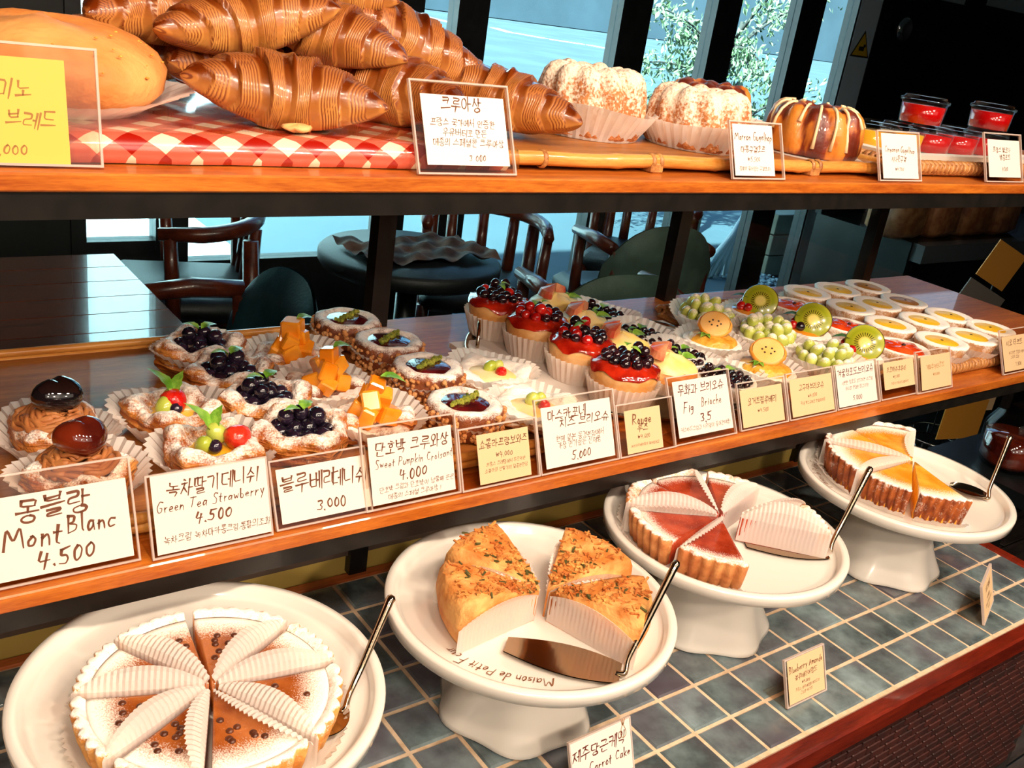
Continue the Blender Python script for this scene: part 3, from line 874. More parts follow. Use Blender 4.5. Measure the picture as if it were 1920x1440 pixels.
def danish_geo(seed, R=0.80, h=0.60, corner=0.20, dip=0.24, square=0.55):
    r = random.Random(seed)
    ph = [r.uniform(0, 6) for _ in range(6)]
    n = 72
    #      (radius share, height share)
    prof = [(0.80, 0.0), (0.90, 0.06), (0.97, 0.2), (1.0, 0.34), (0.965, 0.42), (1.02, 0.5), (0.985, 0.6), (1.01, 0.7), (0.97, 0.82), (0.90, 0.93), (0.80, 1.0), (0.72, 0.98), (0.66, 0.9), (0.6, 0.8), (0.52, 0.68), (0.4, 0.62), (0.2, 0.6), (0.0, 0.6)]
    V = []
    for i in range(n):
        th = 2 * PI * i / n
        m = max(abs(math.cos(th)), abs(math.sin(th)))
        sq = m ** -square
        cn = 0.5 - 0.5 * math.cos(4 * th)          # 1 at corners
        for j, (a, b) in enumerate(prof):
            z = b * h
            if b > 0.3 and a > 0.45:
                z += corner * (cn - 0.35) * h * 1.2 * min(1, (b - .3) / .5)
            rr = a * R * (1 + (sq - 1) * a)
            wob = 0.03 * math.sin(3 * th + ph[0]) + 0.025 * math.sin(7 * th + ph[1] + b * 3) + 0.02 * math.sin(13 * th + ph[2] + j)
            rr *= 1 + wob * a
            z += 0.035 * a * math.sin(5 * th + ph[3]) + 0.02 * a * math.sin(11 * th + ph[4] + j * 1.3)
            V.append((rr * math.cos(th), rr * math.sin(th), max(z, 0.0)))
    return grid(np.array(V), n, len(prof), cu=True)

def leaf_geo(L=0.5, W=0.26, bend=0.5, n=9):
    V = []
    for i in range(n):
        t = i / (n - 1)
        w = W * math.sin(PI * t ** 0.8) * (1 + 0.10 * (-1) ** i)
        z = bend * L * t * t * -0.6 + 0.12 * L * math.sin(PI * t)
        for q in (-1, -.5, 0, .5, 1):
            V.append((L * t, q * w * 0.5, z + 0.10 * L * abs(q) * (1 - t)))
    return grid(np.array(V), n, 5)

def cube_geo(seed, s=0.34):
    r = random.Random(seed)
    g = box(-s / 2, s / 2, -s / 2, s / 2, -s / 2, s / 2, 0.035)
    V = g[0].copy()
    for a in range(3):
        V[:, a] *= r.uniform(0.8, 1.25)
        V[:, a] += 0.12 * V[:, (a + 1) % 3] * r.uniform(-1, 1)
    return V, g[1]

def strawberry_geo():
    prof = [(0, -.02), (.10, .0), (.19, .05), (.225, .12), (.215, .2), (.17, .3), (.1, .37), (.04, .405), (0, .41)]
    return lathe(prof, 16)

def berry_geo(r):
    # small round berry with a crown dimple on top
    prof = [(0, -r), (r * .5, -r * .87), (r * .87, -r * .5), (r, 0), (r * .87, r * .5), (r * .6, r * .8), (r * .42, r * .93), (r * .34, r * .9), (r * .2, r * .74), (0, r * .72)]
    return lathe(prof, 12, cap=False)

ME = dict(
    blueberry=make_mesh('blueberry', berry_geo(0.155)),
    small_berry=make_mesh('berry', berry_geo(0.115)),
    grape=make_mesh('grape', ball(0.165, 14, 9, 1.28)),
    currant=make_mesh('red_berry', ball(0.13, 12, 8)),
    strawberry=make_mesh('strawberry', strawberry_geo()),
    leaf=make_mesh('mint_leaf', leaf_geo(0.62, 0.36)),
    leaf2=make_mesh('mint_leaf', leaf_geo(0.44, 0.28, 0.8)),
    kiwi=make_mesh('kiwi_slice', lathe([(0, -.04), (.46, -.04), (.5, 0), (.46, .04), (0, .04)], 28, cap=False)),
    flare=[make_mesh('paper_case', liner_geo(0.70, 1.12, 0.52, 34, 0.035, 1.2, 0.05, k), False) for k in range(4)],
    cup=[make_mesh('paper_case', liner_geo(0.66, 0.82, 0.58, 34, 0.032, 1.0, 0.012, k + 9), False) for k in range(2)],
    low=[make_mesh('paper_case', liner_geo(0.68, 0.98, 0.40, 34, 0.035, 1.1, 0.04, k + 20), False) for k in range(3)],
    danish=[make_mesh('dough', danish_geo(k)) for k in range(4)],
    flat_danish=[make_mesh('dough', danish_geo(k + 40, 0.86, 0.34, 0.25, 0.2, 0.8)) for k in range(2)],
)
def berry(kind, mat, p, loc, sc=1.0, r=rng):
    return put({'blueberry': 'blueberry', 'small_berry': 'berry', 'grape': 'grape', 'currant': 'red_berry'}[kind], ME[kind + '@' + mat] if kind + '@' + mat in ME else ME.setdefault(kind + '@' + mat, ME[kind].copy()), mat, p, loc, (r.uniform(-.7, .7), r.uniform(-.7, .7), r.uniform(0, 6)), sc * r.uniform(.9, 1.1))

def leaf(p, loc, rz, ry=-0.5, sc=1.0, mat='mint', rx=0.0, small=False):
    key = ('leaf2' if small else 'leaf') + '@' + mat
    if key not in ME: ME[key] = ME['leaf2' if small else 'leaf'].copy()
    return put('mint_leaf', ME[key], mat, p, loc, (rx, ry, rz), sc)

def case(p, kind, k, rz=0, sc=1.0):
    ms = ME[kind]
    return put('paper_case', ms[k % len(ms)], 'liner', p, (0, 0, 0.0), (0, 0, rz), sc)

def heap(n, R, z0, r, h, seed, jitter=0.02):
    """spots for n balls of radius r piled on a disc of radius R"""
    q = random.Random(seed)
    out = []
    lay = 0
    left = n
    while left > 0 and lay < 2:
        rad = R - lay * r * 1.0
        z = z0 + lay * r * 1.45
        spots = []
        k = 0
        while rad > 0.35 * r:
            m = max(1, int(2 * PI * rad / (2 * r * 1.02)))
            o = q.uniform(0, 6)
            spots += [(rad * math.cos(o + 2 * PI * i / m), rad * math.sin(o + 2 * PI * i / m), z + h * (1 - rad / max(R, .01))) for i in range(m)]
            rad -= 2 * r * 1.0
        if rad > -0.7 * r: spots.append((0, 0, z + h))
        spots = spots[:left] if lay else spots[:left]
        out += [(a + q.uniform(-jitter, jitter), b + q.uniform(-jitter, jitter), c) for a, b, c in spots]
        left -= len(spots)
        lay += 1
    return out

TRAY = MID + 0.20   # top of the trays on the middle shelf
ORD = ['front', 'second', 'third', 'rearmost']

# ---- chestnut cakes ("mont blanc")
def mont_blanc(x, y, label, dark, seed):
    r = random.Random(seed)
    p = thing('chestnut_cake', label, 'pastry', (x, y, TRAY), r.uniform(0, 1), 'chestnut cream pastries')
    case(p, 'flare', seed, 0, 0.98)
    put('dough', ME['danish'][seed % 4], 'danish_dough', p, (0, 0, 0.02), (0, 0, .6), (0.92, 0.92, 0.95))
    gs = []
    for k in range(46):
        R = r.uniform(0.12, 0.64); z = 0.58 + 0.36 * (1 - R / 0.64) + r.uniform(-.03, .05)
        a0 = r.uniform(0, 6); span = r.uniform(1.4, 3.4)
        pts = [(R * (1 + .12 * math.sin(4 * a + k)) * math.cos(a), R * (1 + .12 * math.cos(3 * a + k)) * math.sin(a), z + .035 * math.sin(5 * a + k)) for a in np.linspace(a0, a0 + span, 18)]
        gs.append(tube(pts, 0.048, 6))
    put('cream_strands', join(*gs, lathe([(0, .38), (.48, .38), (.40, .48), (.25, .58), (0, .66)], 18, cap=False)), 'chestnut_cream', p)
    def f(t, rr, z, j):
        return rr * (1 + .07 * math.cos(2 * t + 1) + .05 * math.cos(3 * t)), z + (.03 * math.cos(2 * t) if rr > .1 else -0.03)
    put('chestnut', ball(0.40, 20, 12, 0.78, f), 'chestnut_dark' if dark else 'chestnut', p, (0.02, 0, 1.06), (0.1, 0, r.uniform(0, 3)))
    return p
mont_blanc(-8.15, 5.35, 'mont blanc pastry topped with a glossy red-brown chestnut', False, 1)
mont_blanc(-8.12, 7.05, 'mont blanc pastry topped with a black chestnut, behind the red-brown one', True, 2)

# ---- strawberry danishes
def straw_danish(x, y, label, seed, variant):
    r = random.Random(seed)
    p = thing('strawberry_danish', label, 'pastry', (x, y, TRAY), 0.25 + seed * .3, 'strawberry danishes')
    case(p, 'flare', seed, 0, 1.02)
    put('dough', ME['danish'][seed % 4], 'danish_dough', p, (0, 0, 0.03), (0, 0, .4), 1.0)
    put('custard', lathe([(0.55, .36), (.45, .44), (.2, .47), (0, .47)], 24, cap=False), 'custard', p)
    b = 0.25 + seed * .3
    def L(dx, dy, z):  # offsets given in display axes
        c, s = math.cos(-b), math.sin(-b)
        return (c * dx - s * dy, s * dx + c * dy, z)
    put('strawberry', ME['strawberry'], 'strawberry', p, L(.22 if variant else -.16, -.18 if variant else -.1, .54), (1.0, .5, .4), 1.15)
    berry('grape', 'grape_clean', p, L(.10 if variant else .0, .08, .68), 1.1)
    berry('blueberry', 'blueberry', p, L(-.05, -.24, .58), 0.9)
    berry('grape', 'grape_clean', p, L(-.2, -.1, .58), 1.0)
    leaf(p, L(-.06, .06, .72), -b + 2.2, -1.05, 1.05, 'mint', 0.3)
    leaf(p, L(.05, .1, .70), -b + .9, -1.2, .8, 'mint', -.3)
    return p
straw_danish(-5.92, 5.45, 'strawberry danish with an upright mint leaf, at the front of its row', 3, 1)
straw_danish(-6.05, 7.15, 'strawberry danish with a red berry, behind the front one', 4, 0)

# ---- blueberry danishes
def blue_danish(x, y, label, seed):
    r = random.Random(seed)
    p = thing('blueberry_danish', label, 'pastry', (x, y, TRAY), 0.3 + .2 * r.random(), 'blueberry danishes')
    if seed in (13,): case(p, 'flare', seed, 0, .95)
    put('dough', ME['danish'][(seed + 1) % 4], 'danish_dough', p, (0, 0, 0.01), (0, 0, .45), 1.06)
    for a in heap(14, 0.44, 0.47, 0.15, 0.06, seed):
        berry('blueberry', 'blueberry', p, a, 1.1, r)
    top = 0.86
    leaf(p, (0.02, 0.0, top), r.uniform(-.4, .8), -.35, .72)
    leaf(p, (-0.02, 0.05, top), r.uniform(2, 3), -.5, .6)
    return p
for i, (x, y) in enumerate(((-4.18, 5.55), (-4.25, 7.15), (-4.45, 8.55), (-4.52, 10.1))):
    blue_danish(x, y, ('front blueberry danish in the row, lit bright', 'second blueberry danish from the front', 'third blueberry danish, a large mint leaf standing on it', 'rearmost blueberry danish with berries piled high')[i], 10 + i)

# ---- orange fruit croissants
def pumpkin(x, y, label, seed):
    r = random.Random(seed)
    p = thing('pumpkin_pastry', label, 'pastry', (x, y, TRAY), .4 * r.random(), 'pumpkin croissants with orange cubes')
    case(p, 'flare', seed, 0, 1.0)
    put('dough', ME['flat_danish'][seed % 2], 'danish_dough', p, (0, 0, 0.02), (0, 0, .8), 0.98)
    # dark folded chocolate-and-dough ends
    for s in (-1, 1):
        put('pastry_end', ball(0.26, 16, 9, .8, lambda t, rr, z, j: (rr * (1 + .12 * math.sin(6 * t + j)), z)), 'choc_case' if r.random() < .5 else 'danish_dough', p, (s * .55, -.15 * s - .2, .33), (0, .3, 0))
    spots = [(-.22, -.2, .48), (.2, -.22, .48), (.22, .18, .48), (-.2, .2, .48), (0, 0, .5), (-.12, -.08, .76), (.16, -.05, .78), (.02, .18, .78), (0.03, .02, 1.02)]
    for k, q in enumerate(spots):
        put('fruit_cube', make_mesh('fruit_cube', cube_geo(seed * 20 + k, .37), smooth=False), 'mango', p, q, (r.uniform(-.5, .5), r.uniform(-.5, .5), r.uniform(0, 3)), smooth=False)
    leaf(p, (.1, -.02, 1.2), r.uniform(-.6, .4), -.15, .85)
    return p
for i, (x, y) in enumerate(((-2.52, 5.85), (-2.70, 7.55), (-2.72, 9.35))):
    pumpkin(x, y, ('front pastry heaped with orange fruit cubes', 'middle pastry heaped with orange fruit cubes', 'rearmost pastry heaped with orange cubes under a mint leaf')[i], 21 + i)

# ---- chocolate raspberry tarts
def choc_tart(x, y, label, seed):
    r = random.Random(seed)
    p = thing('chocolate_tart', label, 'tart', (x, y, TRAY), r.uniform(-.2, .2), 'chocolate raspberry tarts')
    case(p, 'low', seed, r.random() * 3, 0.9)
    def f(t, rr, z, j):
        return rr * (1 + .012 * math.sin(5 * t + seed) + .012 * math.sin(9 * t)), z + .012 * math.sin(6 * t) * (j > 2)
    put('case', lathe([(.74, 0.0), (.80, .05), (.82, .3), (.82, .5), (.79, .60), (.70, .645), (.6, .645), (.52, .61), (.48, .585), (0, .585)], 44, f, cap=False), 'choc_case', p)
    put('jam_filling', lathe([(.53, .59), (.42, .625), (.2, .64), (0, .645)], 30, cap=False), 'jam', p)
    gs = []
    for k in range(230):
        a = r.uniform(0, 2 * PI); z = .03 + .50 * r.random() ** 1.5
        gs.append(move(box(-.05, .05, -.045, .045, -.04, .04, .02), (.83 * math.cos(a), .83 * math.sin(a), z), r.uniform(0, 3), r.uniform(0, 3), a, r.uniform(.6, 1.25)))
    put('chopped_nuts', join(*gs), 'nut', p, kind='stuff', smooth=False)
    gs = []
    for k in range(60):
        t = r.uniform(-1, 1)
        gs.append(move(box(-.04, .04, -.035, .035, -.03, .03, .012), (t * .48 * .8 + r.gauss(0, .035), t * .48 * .55 + r.gauss(0, .035), .66 + r.uniform(0, .03)), r.uniform(0, 3), r.uniform(0, 3), r.uniform(0, 3), r.uniform(.7, 1.3)))
    put('pistachio_line', join(*gs), 'pistachio', p, kind='stuff', smooth=False)
    return p
for i, (x, y) in enumerate(((-0.55, 5.45), (-0.25, 7.45), (-0.32, 9.15), (-0.62, 10.75))):
    choc_tart(x, y, ('front', 'second', 'third', 'rearmost')[i] + ' chocolate tart with dark jam and a green pistachio stripe' + (' next to the acrylic cards' if i == 0 else ''), 31 + i)

# ---- cheese brioches (custard squares under heavy sugar)
def cheese_danish(x, y, label, seed):
    r = random.Random(seed)
    p = thing('cheese_brioche', label, 'pastry', (x, y, TRAY), 0.75, 'cheese brioches with custard')
    case(p, 'low', seed, 0, 1.12)
    put('dough', ME['flat_danish'][seed % 2], 'danish_heavy', p, (0, 0, 0.02), (0, 0, 0), (1.12, 1.02, 1.0))
    put('custard', lathe([(0.60, .22), (.5, .30), (.25, .325), (0, .33)], 26, lambda t, rr, z, j: (rr * (1 + .1 * math.cos(4 * t)), z), cap=False), 'cream', p)
    berry('grape', 'grape_clean', p, (.05, .1, .40), .9, r)
    berry('grape', 'grape_clean', p, (.18, -.06, .40), .9, r)
    berry('blueberry', 'strawberry', p, (-.06, -.2, .36), .9, r)
    leaf(p, (0, 0, .42), .2, -.1, .6, 'mint', .2, True)
    leaf(p, (.1, 0, .42), -.8, -.1, .6, 'mint', .2, True)
    return p
cheese_danish(1.28, 5.35, 'custard pastry white with icing sugar, just behind the tall white card', 41)
cheese_danish(1.48, 7.30, 'custard pastry with a green grape, behind the whitest one', 42)

# ---- red berry brioches
def rouge(x, y, label, seed):
    r = random.Random(seed)
    p = thing('berry_brioche', label, 'pastry', (x, y, TRAY), r.random() * 3, 'red berry brioches')
    case(p, 'cup', seed, 0, 1.08)
    put('brioche', lathe([(.64, .02), (.72, .3), (.80, .66), (.83, .80), (.78, .92), (.6, 1.0), (0, 1.02)], 28, cap=False), 'brioche_pale', p)
    def f(t, rr, z, j):
        d = (.05 * math.sin(5 * t + seed) + .04 * math.sin(8 * t)) if j < 2 else 0
        return rr, z + d
    put('red_glaze', lathe([(.842, .86), (.83, .91), (.77, .98), (.6, 1.06), (.3, 1.09), (0, 1.1)], 36, f, cap=False), 'red_glaze', p)
    for k, q in enumerate(heap(19, .50, 1.12, .13, .05, seed)):
        u_ = r.random()
        if u_ < .34: berry('currant', 'red_berry', p, q, 1.05, r)
        else: berry('blueberry', 'blackcurrant', p, q, .84, r)
    leaf(p, (.08, .06, 1.38), r.uniform(0, 2), -.3, .65, 'mint', 0, True)
    leaf(p, (.0, -.04, 1.38), r.uniform(3, 5), -.3, .6, 'mint', 0, True)
    return p
for i, (x, y) in enumerate(((3.92, 5.45), (3.95, 7.1), (3.82, 8.75), (3.66, 10.3))):
    rouge(x, y, ('front brioche with red glaze and scarlet berries in a paper cup', 'second red-glazed berry brioche in a paper cup', 'third red-glazed brioche, dark berries and a leaf on top', 'rearmost red-glazed berry brioche, left end of the cup row')[i], 51 + i)

# ---- fig brioches
def fig(x, y, label, seed):
    r = random.Random(seed)
    p = thing('fig_brioche', label, 'pastry', (x, y, TRAY), r.uniform(-.3, .3), 'fig brioches')
    case(p, 'low', seed, 0, .95)
    put('brioche', lathe([(.62, .02), (.74, .2), (.80, .42), (.78, .56), (.62, .64), (0, .66)], 28, cap=False), 'brioche', p)
    put('cream', lathe([(.74, .56), (.70, .68), (.5, .76), (.3, .86), (0, .9)], 30, lambda t, rr, z, j: (rr * (1 + .06 * math.sin(5 * t + j * 1.2)), z + .03 * math.sin(4 * t + seed)), cap=False), 'cream', p)
    # fig wedge
    th = np.linspace(-.75, .75, 7)
    V = [(0, 0, 0), (0, 0, .36)] + [(.46 * math.cos(a), .46 * math.sin(a), 0.02) for a in th] + [(.40 * math.cos(a), .40 * math.sin(a), .20) for a in th]
    F = []
    for k in range(6):
        F += [(2 + k, 3 + k, 10 + k, 9 + k), (1, 9 + k, 10 + k), (0, 3 + k, 2 + k)]
    F += [(0, 2, 9, 1), (0, 1, 15, 8)]
    put('fig_wedge', (np.array(V), F), 'fig_flesh', p, (-.12, .0, .82), (0, 0, r.uniform(2.4, 3.6)), smooth=False)
    put('fig_wedge', (np.array(V), F), 'fig_flesh', p, (.05, .16, .80), (0, 0, r.uniform(.6, 1.4)), smooth=False)
    leaf(p, (.3, -.12, .78), -.4, -.25, .75, 'mint', .3)
    leaf(p, (.32, -.05, .78), .5, -.25, .6, 'mint', .3)
    return p
for i, (x, y) in enumerate(((5.78, 5.85), (5.62, 7.45), (5.68, 9.05), (5.92, 10.6))):
    fig(x, y, ('front', 'second', 'third', 'rearmost')[i] + ' yellow cream brioche with a pink fig wedge and mint', 61 + i)

# ---- yogurt blueberry tarts
def yogurt(x, y, label, seed):
    r = random.Random(seed)
    p = thing('yogurt_blueberry_tart', label, 'tart', (x, y, TRAY), r.random(), 'yogurt blueberry tarts')
    case(p, 'flare', seed, 0, 1.0)
    put('crust', lathe([(.68, .03), (.78, .2), (.82, .36), (.78, .42), (.70, .40), (.6, .34), (0, .33)], 30, lambda t, rr, z, j: (rr * (1 + .02 * math.sin(12 * t)), z), cap=False), 'tart_crust_white', p)
    for q in heap(24, .58, .40, .125, .02, seed):
        berry('small_berry', 'blackcurrant', p, q, 1.05, r)
    leaf(p, (.0, .0, .56), r.uniform(-.5, .5), -.2, .8, 'mint', 0)
    leaf(p, (-.05, .1, .56), 2.3, -.2, .6, 'mint', 0, True)
    return p
for i, (x, y) in enumerate(((7.12, 5.05), (7.05, 6.60), (7.02, 8.2), (7.15, 9.95))):
    yogurt(x, y, ('front', 'second', 'third', 'rearmost')[i] + ' tart covered with small black berries in white paper', 71 + i)

# ---- sweet potato brioches with a fruit slice
def goguma(x, y, label, seed):
    r = random.Random(seed)
    p = thing('sweet_potato_brioche', label, 'pastry', (x, y, TRAY), 0, 'sweet potato brioches')
    case(p, 'flare', seed, 0, 1.0)
    put('crust', lathe([(.66, .03), (.78, .2), (.84, .38), (.78, .44), (.66, .42), (0, .40)], 30, cap=False), 'tart_crust_white', p)
    put('crumble', lathe([(.70, .40), (.64, .52), (.45, .60), (.2, .64), (0, .65)], 34, lambda t, rr, z, j: (rr * (1 + .05 * math.sin(7 * t + j)), z + .02 * math.sin(11 * t + j)), cap=False), 'crumble', p)
    sl = put('fruit_slice', lathe([(0, -.07), (.40, -.07), (.44, 0), (.42, .06), (.38, .075)], 26, lambda t, rr, z, j: (rr * (1.12 if abs(math.cos(t)) > .9 else 1.06), z), cap=False), 'cookie', p, (.02, .06, .86), (.62, 0, -.9))
    put('slice_face', lathe([(.41, .070), (.36, .085), (0, .085)], 26, cap=False), 'cookie_face', sl)
    for k in range(6):
        a = k / 6 * 2 * PI
        put('seed', move(ball(.03, 6, 4, .6), (.16 * math.cos(a), .10 * math.sin(a), .09)), 'seed', sl)
    for k in range(4):
        leaf(p, (-.36, -.12 + .05 * k, .62), 1.2 + k * 1.1, -.4, .62, 'mint', 0, True)
    return p
goguma(8.78, 5.15, 'yellow crumble pastry with an orange seeded slice, the one nearer the cards', 81)
goguma(8.98, 7.25, 'yellow crumble pastry with an orange seeded slice, the one further back', 82)

# ---- green grape brioches
def grapes(x, y, label, seed):
    r = random.Random(seed)
    p = thing('grape_brioche', label, 'pastry', (x, y, TRAY), r.random(), 'green grape brioches')
    case(p, 'flare', seed, 0, 1.02)
    put('crust', lathe([(.66, .03), (.80, .2), (.86, .36), (.80, .42), (0, .38)], 30, cap=False), 'tart_crust_white', p)
    for q in heap(26, .66, .52, .165, .10, seed):
        berry('grape', 'grape', p, q, 1.0, r)
    return p
for i, (x, y) in enumerate(((11.2, 5.05), (11.1, 7.05), (10.55, 9.0))):
    grapes(x, y, ('front', 'middle', 'rearmost')[i] + ' pastry heaped with sugared green grapes', 91 + i)

# ---- kiwi tarts
def kiwi(x, y, label, seed):
    r = random.Random(seed)
    p = thing('kiwi_tart', label, 'tart', (x, y, TRAY), 0, 'kiwi fruit tarts')
    case(p, 'low', seed, 0, 1.08)
    put('crust', lathe([(.66, .03), (.80, .2), (.86, .36), (.78, .42), (0, .38)], 30, cap=False), 'tart_crust_white', p)
    put('custard', lathe([(.72, .38), (.5, .46), (0, .48)], 24, cap=False), 'apricot', p)
    put('kiwi_slice', ME['kiwi'], 'kiwi', p, (.02, -.22, .80), (1.0, 0, -.95), 1.12)
    for q in [(-.35, -.1, .58), (-.2, .1, .6), (-.42, .12, .56), (.45, .3, .56), (.1, .3, .58), (-.1, .3, .62), (.3, .15, .6)]:
        if r.random() < .5: berry('blueberry', 'blackcurrant', p, q, .95, r)
        else: berry('currant', 'red_berry', p, q, 1.15, r)
    leaf(p, (-.15, .12, .76), 2.4, -.3, .9, 'mint_dark')
    leaf(p, (-.05, .15, .78), .6, -.3, .8, 'mint_dark')
    if seed != 101:
        for k in range(3):
            put('gold_leaf', box(-.12, .12, -.05, .05, 0, .012), 'gold_leaf', p, (.2 + .12 * k, .25 - .1 * k, .80 - .04 * k), (r.uniform(-.6, .6), r.uniform(-.6, .6), r.random() * 3), smooth=False)
    return p
for i, (x, y) in enumerate(((12.85, 5.25), (13.0, 7.2), (12.72, 9.05))):
    kiwi(x, y, ('front tart with a large kiwi slice, beside the grapes', 'middle kiwi tart with dark leaves and gold flakes', 'rearmost kiwi tart with berries and a standing slice')[i], 101 + i)

# ---- red jelly tarts
def jelly(x, y, label, seed):
    r = random.Random(seed)
    p = thing('red_tart', label, 'tart', (x, y, TRAY), r.random(), 'red topped custard tarts')
    case(p, 'low', seed, 0, .95)
    put('crust', lathe([(.62, .03), (.74, .25), (.84, .50), (.80, .56), (.72, .53), (.66, .48), (0, .46)], 30, cap=False), 'tart_crust_white', p)
    put('red_topping', lathe([(.66, .49), (.58, .56), (.3, .585), (0, .57)], 30, lambda t, rr, z, j: (rr * (1 + .08 * math.sin(4 * t + seed)), z + .015 * math.sin(7 * t + j)), cap=False), 'orange_red', p)
    put('nut', ball(.06, 8, 6, .7), 'seed', p, (0, -.04, .6))
    return p
for i, (x, y) in enumerate(((14.75, 4.95), (14.68, 6.85), (14.55, 8.9))):
    jelly(x, y, ('front', 'middle', 'rearmost')[i] + ' white-rimmed tart with orange-red jelly topping', 111 + i)

# ---- egg tarts: three columns of four
def egg_tart(x, y, label, brown, seed):
    r = random.Random(seed)
    p = thing('custard_tart', label, 'tart', (x, y, TRAY), r.random() * 6, 'yellow custard tarts on the wicker tray')
    case(p, 'low', seed, 0, .92)
    put('crust', lathe([(.58, .02), (.68, .24), (.80, .58), (.80, .65), (.72, .675), (.58, .66), (.48, .62), (0, .60)], 30, lambda t, rr, z, j: (rr * (1 + .008 * math.sin(16 * t)), z), cap=False), 'tart_crust_white', p)
    put('custard', lathe([(.52, .62), (.42, .655), (0, .665)], 28, cap=False), 'egg_custard_brown' if brown else 'egg_custard', p)
    put('brown_spot', ball(.05, 8, 5, .3), 'seed', p, (.05, .03, .665))
    return p
rows = [((16.55, 4.75), (18.25, 4.72), (20.05, 5.1)), ((16.2, 6.35), (18.05, 6.3), (19.75, 6.4)), ((16.4, 8.0), (17.9, 8.0), (19.5, 8.0)), ((16.15, 9.6), (17.85, 9.6), (19.65, 9.6))]
for j, row in enumerate(rows):
    for i, (x, y) in enumerate(row):
        egg_tart(x, y, '%s custard tart of the %s row on the wicker tray' % (('left', 'middle', 'right')[i], ('front', 'second', 'third', 'rearmost')[j]), (j > 1 and i == 2), 120 + j * 3 + i)

# ------------------------------------------------------------------ trays on the middle shelf
t1 = thing('bamboo_tray', 'long bamboo tray under the danishes at the left of the middle shelf', 'tray', (-4.0, 7.6, MID))
put('tray_floor', box(-6.0, 4.6, -3.4, 3.9, 0.04, 0.19), 'tray_wood', t1, smooth=False)
for k in range(3):
    pts = [(x, -3.5 - .02 * k, 0.16 + 0.17 * k) for x in np.linspace(-6.1, 5.2, 40)]
    rad = [0.095 + (0.02 if (i + k) % 9 == 0 else 0) for i in range(40)]
    if k < 2: put('bamboo_rod', tube(pts, rad, 10), 'bamboo', t1)
    pts = [(x, 4.0, 0.14 + 0.17 * k) for x in np.linspace(-6.1, 4.7, 30)]
    if k < 2: put('bamboo_rod', tube(pts, 0.09, 10), 'bamboo', t1)
for q in range(-5, 5):
    put('binding', lathe([(.11, -.14), (.14, -.12), (.14, .12), (.11, .14)], 10, cap=False), 'wicker', t1, (q * 1.13, -3.5, .26), (0, PI / 2, 0), (1, 1, .35))
t2 = thing('silver_tray', 'oval silver tray with a raised loop handle under the brioches', 'tray', (5.9, 7.8, MID))
def ov(t, r, z, j):
    return r * (1.0 if True else 1), z
g = lathe([(0, .03), (3.4, .03), (3.62, .10), (3.74, .22), (3.80, .24), (3.80, .20), (3.64, .06), (3.4, 0.0), (0, 0.0)], 60, cap=False)
put('tray_body', (g[0] * np.array((1.1, 1.0, 1.0)), g[1]), 'steel', t2)
put('handle', tube([(-3.3, 2.15 + .0 * a, .2 + .0) if False else (-3.1 + .45 * math.cos(a) * .6, 2.1 + .42 * math.cos(a), .12 + .62 * math.sin(a)) for a in np.linspace(0, PI, 14)], [.05] * 14, 8), 'steel', t2)
put('tray_paper', box(-3.9, 3.9, -2.2, 2.2, .045, .19), 'paper_white', t2, smooth=False)

def braid(p0, p1, r=0.13, turns=9, name='woven_rim', par=None, strand=0.065):
    P0, P1 = np.array(p0, float), np.array(p1, float)
    L = np.linalg.norm(P1 - P0); d = (P1 - P0) / L
    s = np.cross(d, (0, 0, 1)); s /= np.linalg.norm(s)
    for k in range(4):
        n = int(turns * 14)
        ts = np.linspace(0, 1, n)
        sg = 1 if k % 2 else -1
        pts = [P0 + d * L * t + s * r * math.cos(sg * 2 * PI * turns * t + k * PI / 2) + np.array((0, 0, 1)) * r * math.sin(sg * 2 * PI * turns * t + k * PI / 2) for t in ts]
        put(name, tube(pts, strand, 5), 'wicker', par)
t3 = thing('wicker_tray', 'woven wicker tray under the kiwi tarts and custard tarts', 'tray', (15.3, 7.2, MID))
put('tray_floor', box(-5.0, 5.6, -3.0, 3.4, .04, .19), 'wicker', t3, smooth=False)
braid((-5.0, -3.1, .2), (5.7, -3.1, .2), .14, 30, par=t3)
braid((5.7, -3.1, .2), (5.7, 3.5, .2), .14, 18, par=t3)
braid((-5.0, 3.5, .2), (5.7, 3.5, .2), .14, 26, par=t3)
# ------------------------------------------------------------------ upper shelf: trays
GT = UPP + 0.42
gt = thing('gingham_tray', 'tray wrapped in red and white checked paper under the croissants', 'tray', (-5.8, 6.7, UPP))
def pillow(x0, x1, y0, y1, h, n=24, m=16):
    V = []
    us = np.linspace(0, 1, n); ws = np.linspace(0, 1, m)
    prof = [(0.0, 0.02), (-.06, .10), (-.05, h * .55), (.03, h * .9), (.16, h)]
    for u_ in us:
        x = x0 + (x1 - x0) * u_
        for k, (dy, z) in enumerate(prof):
            V.append((x, y0 + dy + .02 * math.sin(u_ * 31), z))
        for w in ws[1:-1]:
            V.append((x, y0 + .16 + (y1 - y0 - .32) * w, h + .015 * math.sin(u_ * 17 + w * 5)))
        for k, (dy, z) in reversed(list(enumerate(prof))):
            V.append((x, y1 - dy, z))
    c = 2 * len(prof) + m - 2
    g = grid(np.array(V), n, c)
    F = g[1] + [tuple(range(c)), tuple((n - 1) * c + k for k in range(c - 1, -1, -1))]
    return g[0], F
put('checked_wrap', pillow(-4.3, 4.2, -2.95, 2.95, 0.42), 'gingham', gt)
put('plastic_wrap', pillow(-4.36, 4.36, -3.03, 3.0, 0.435), 'film', gt)

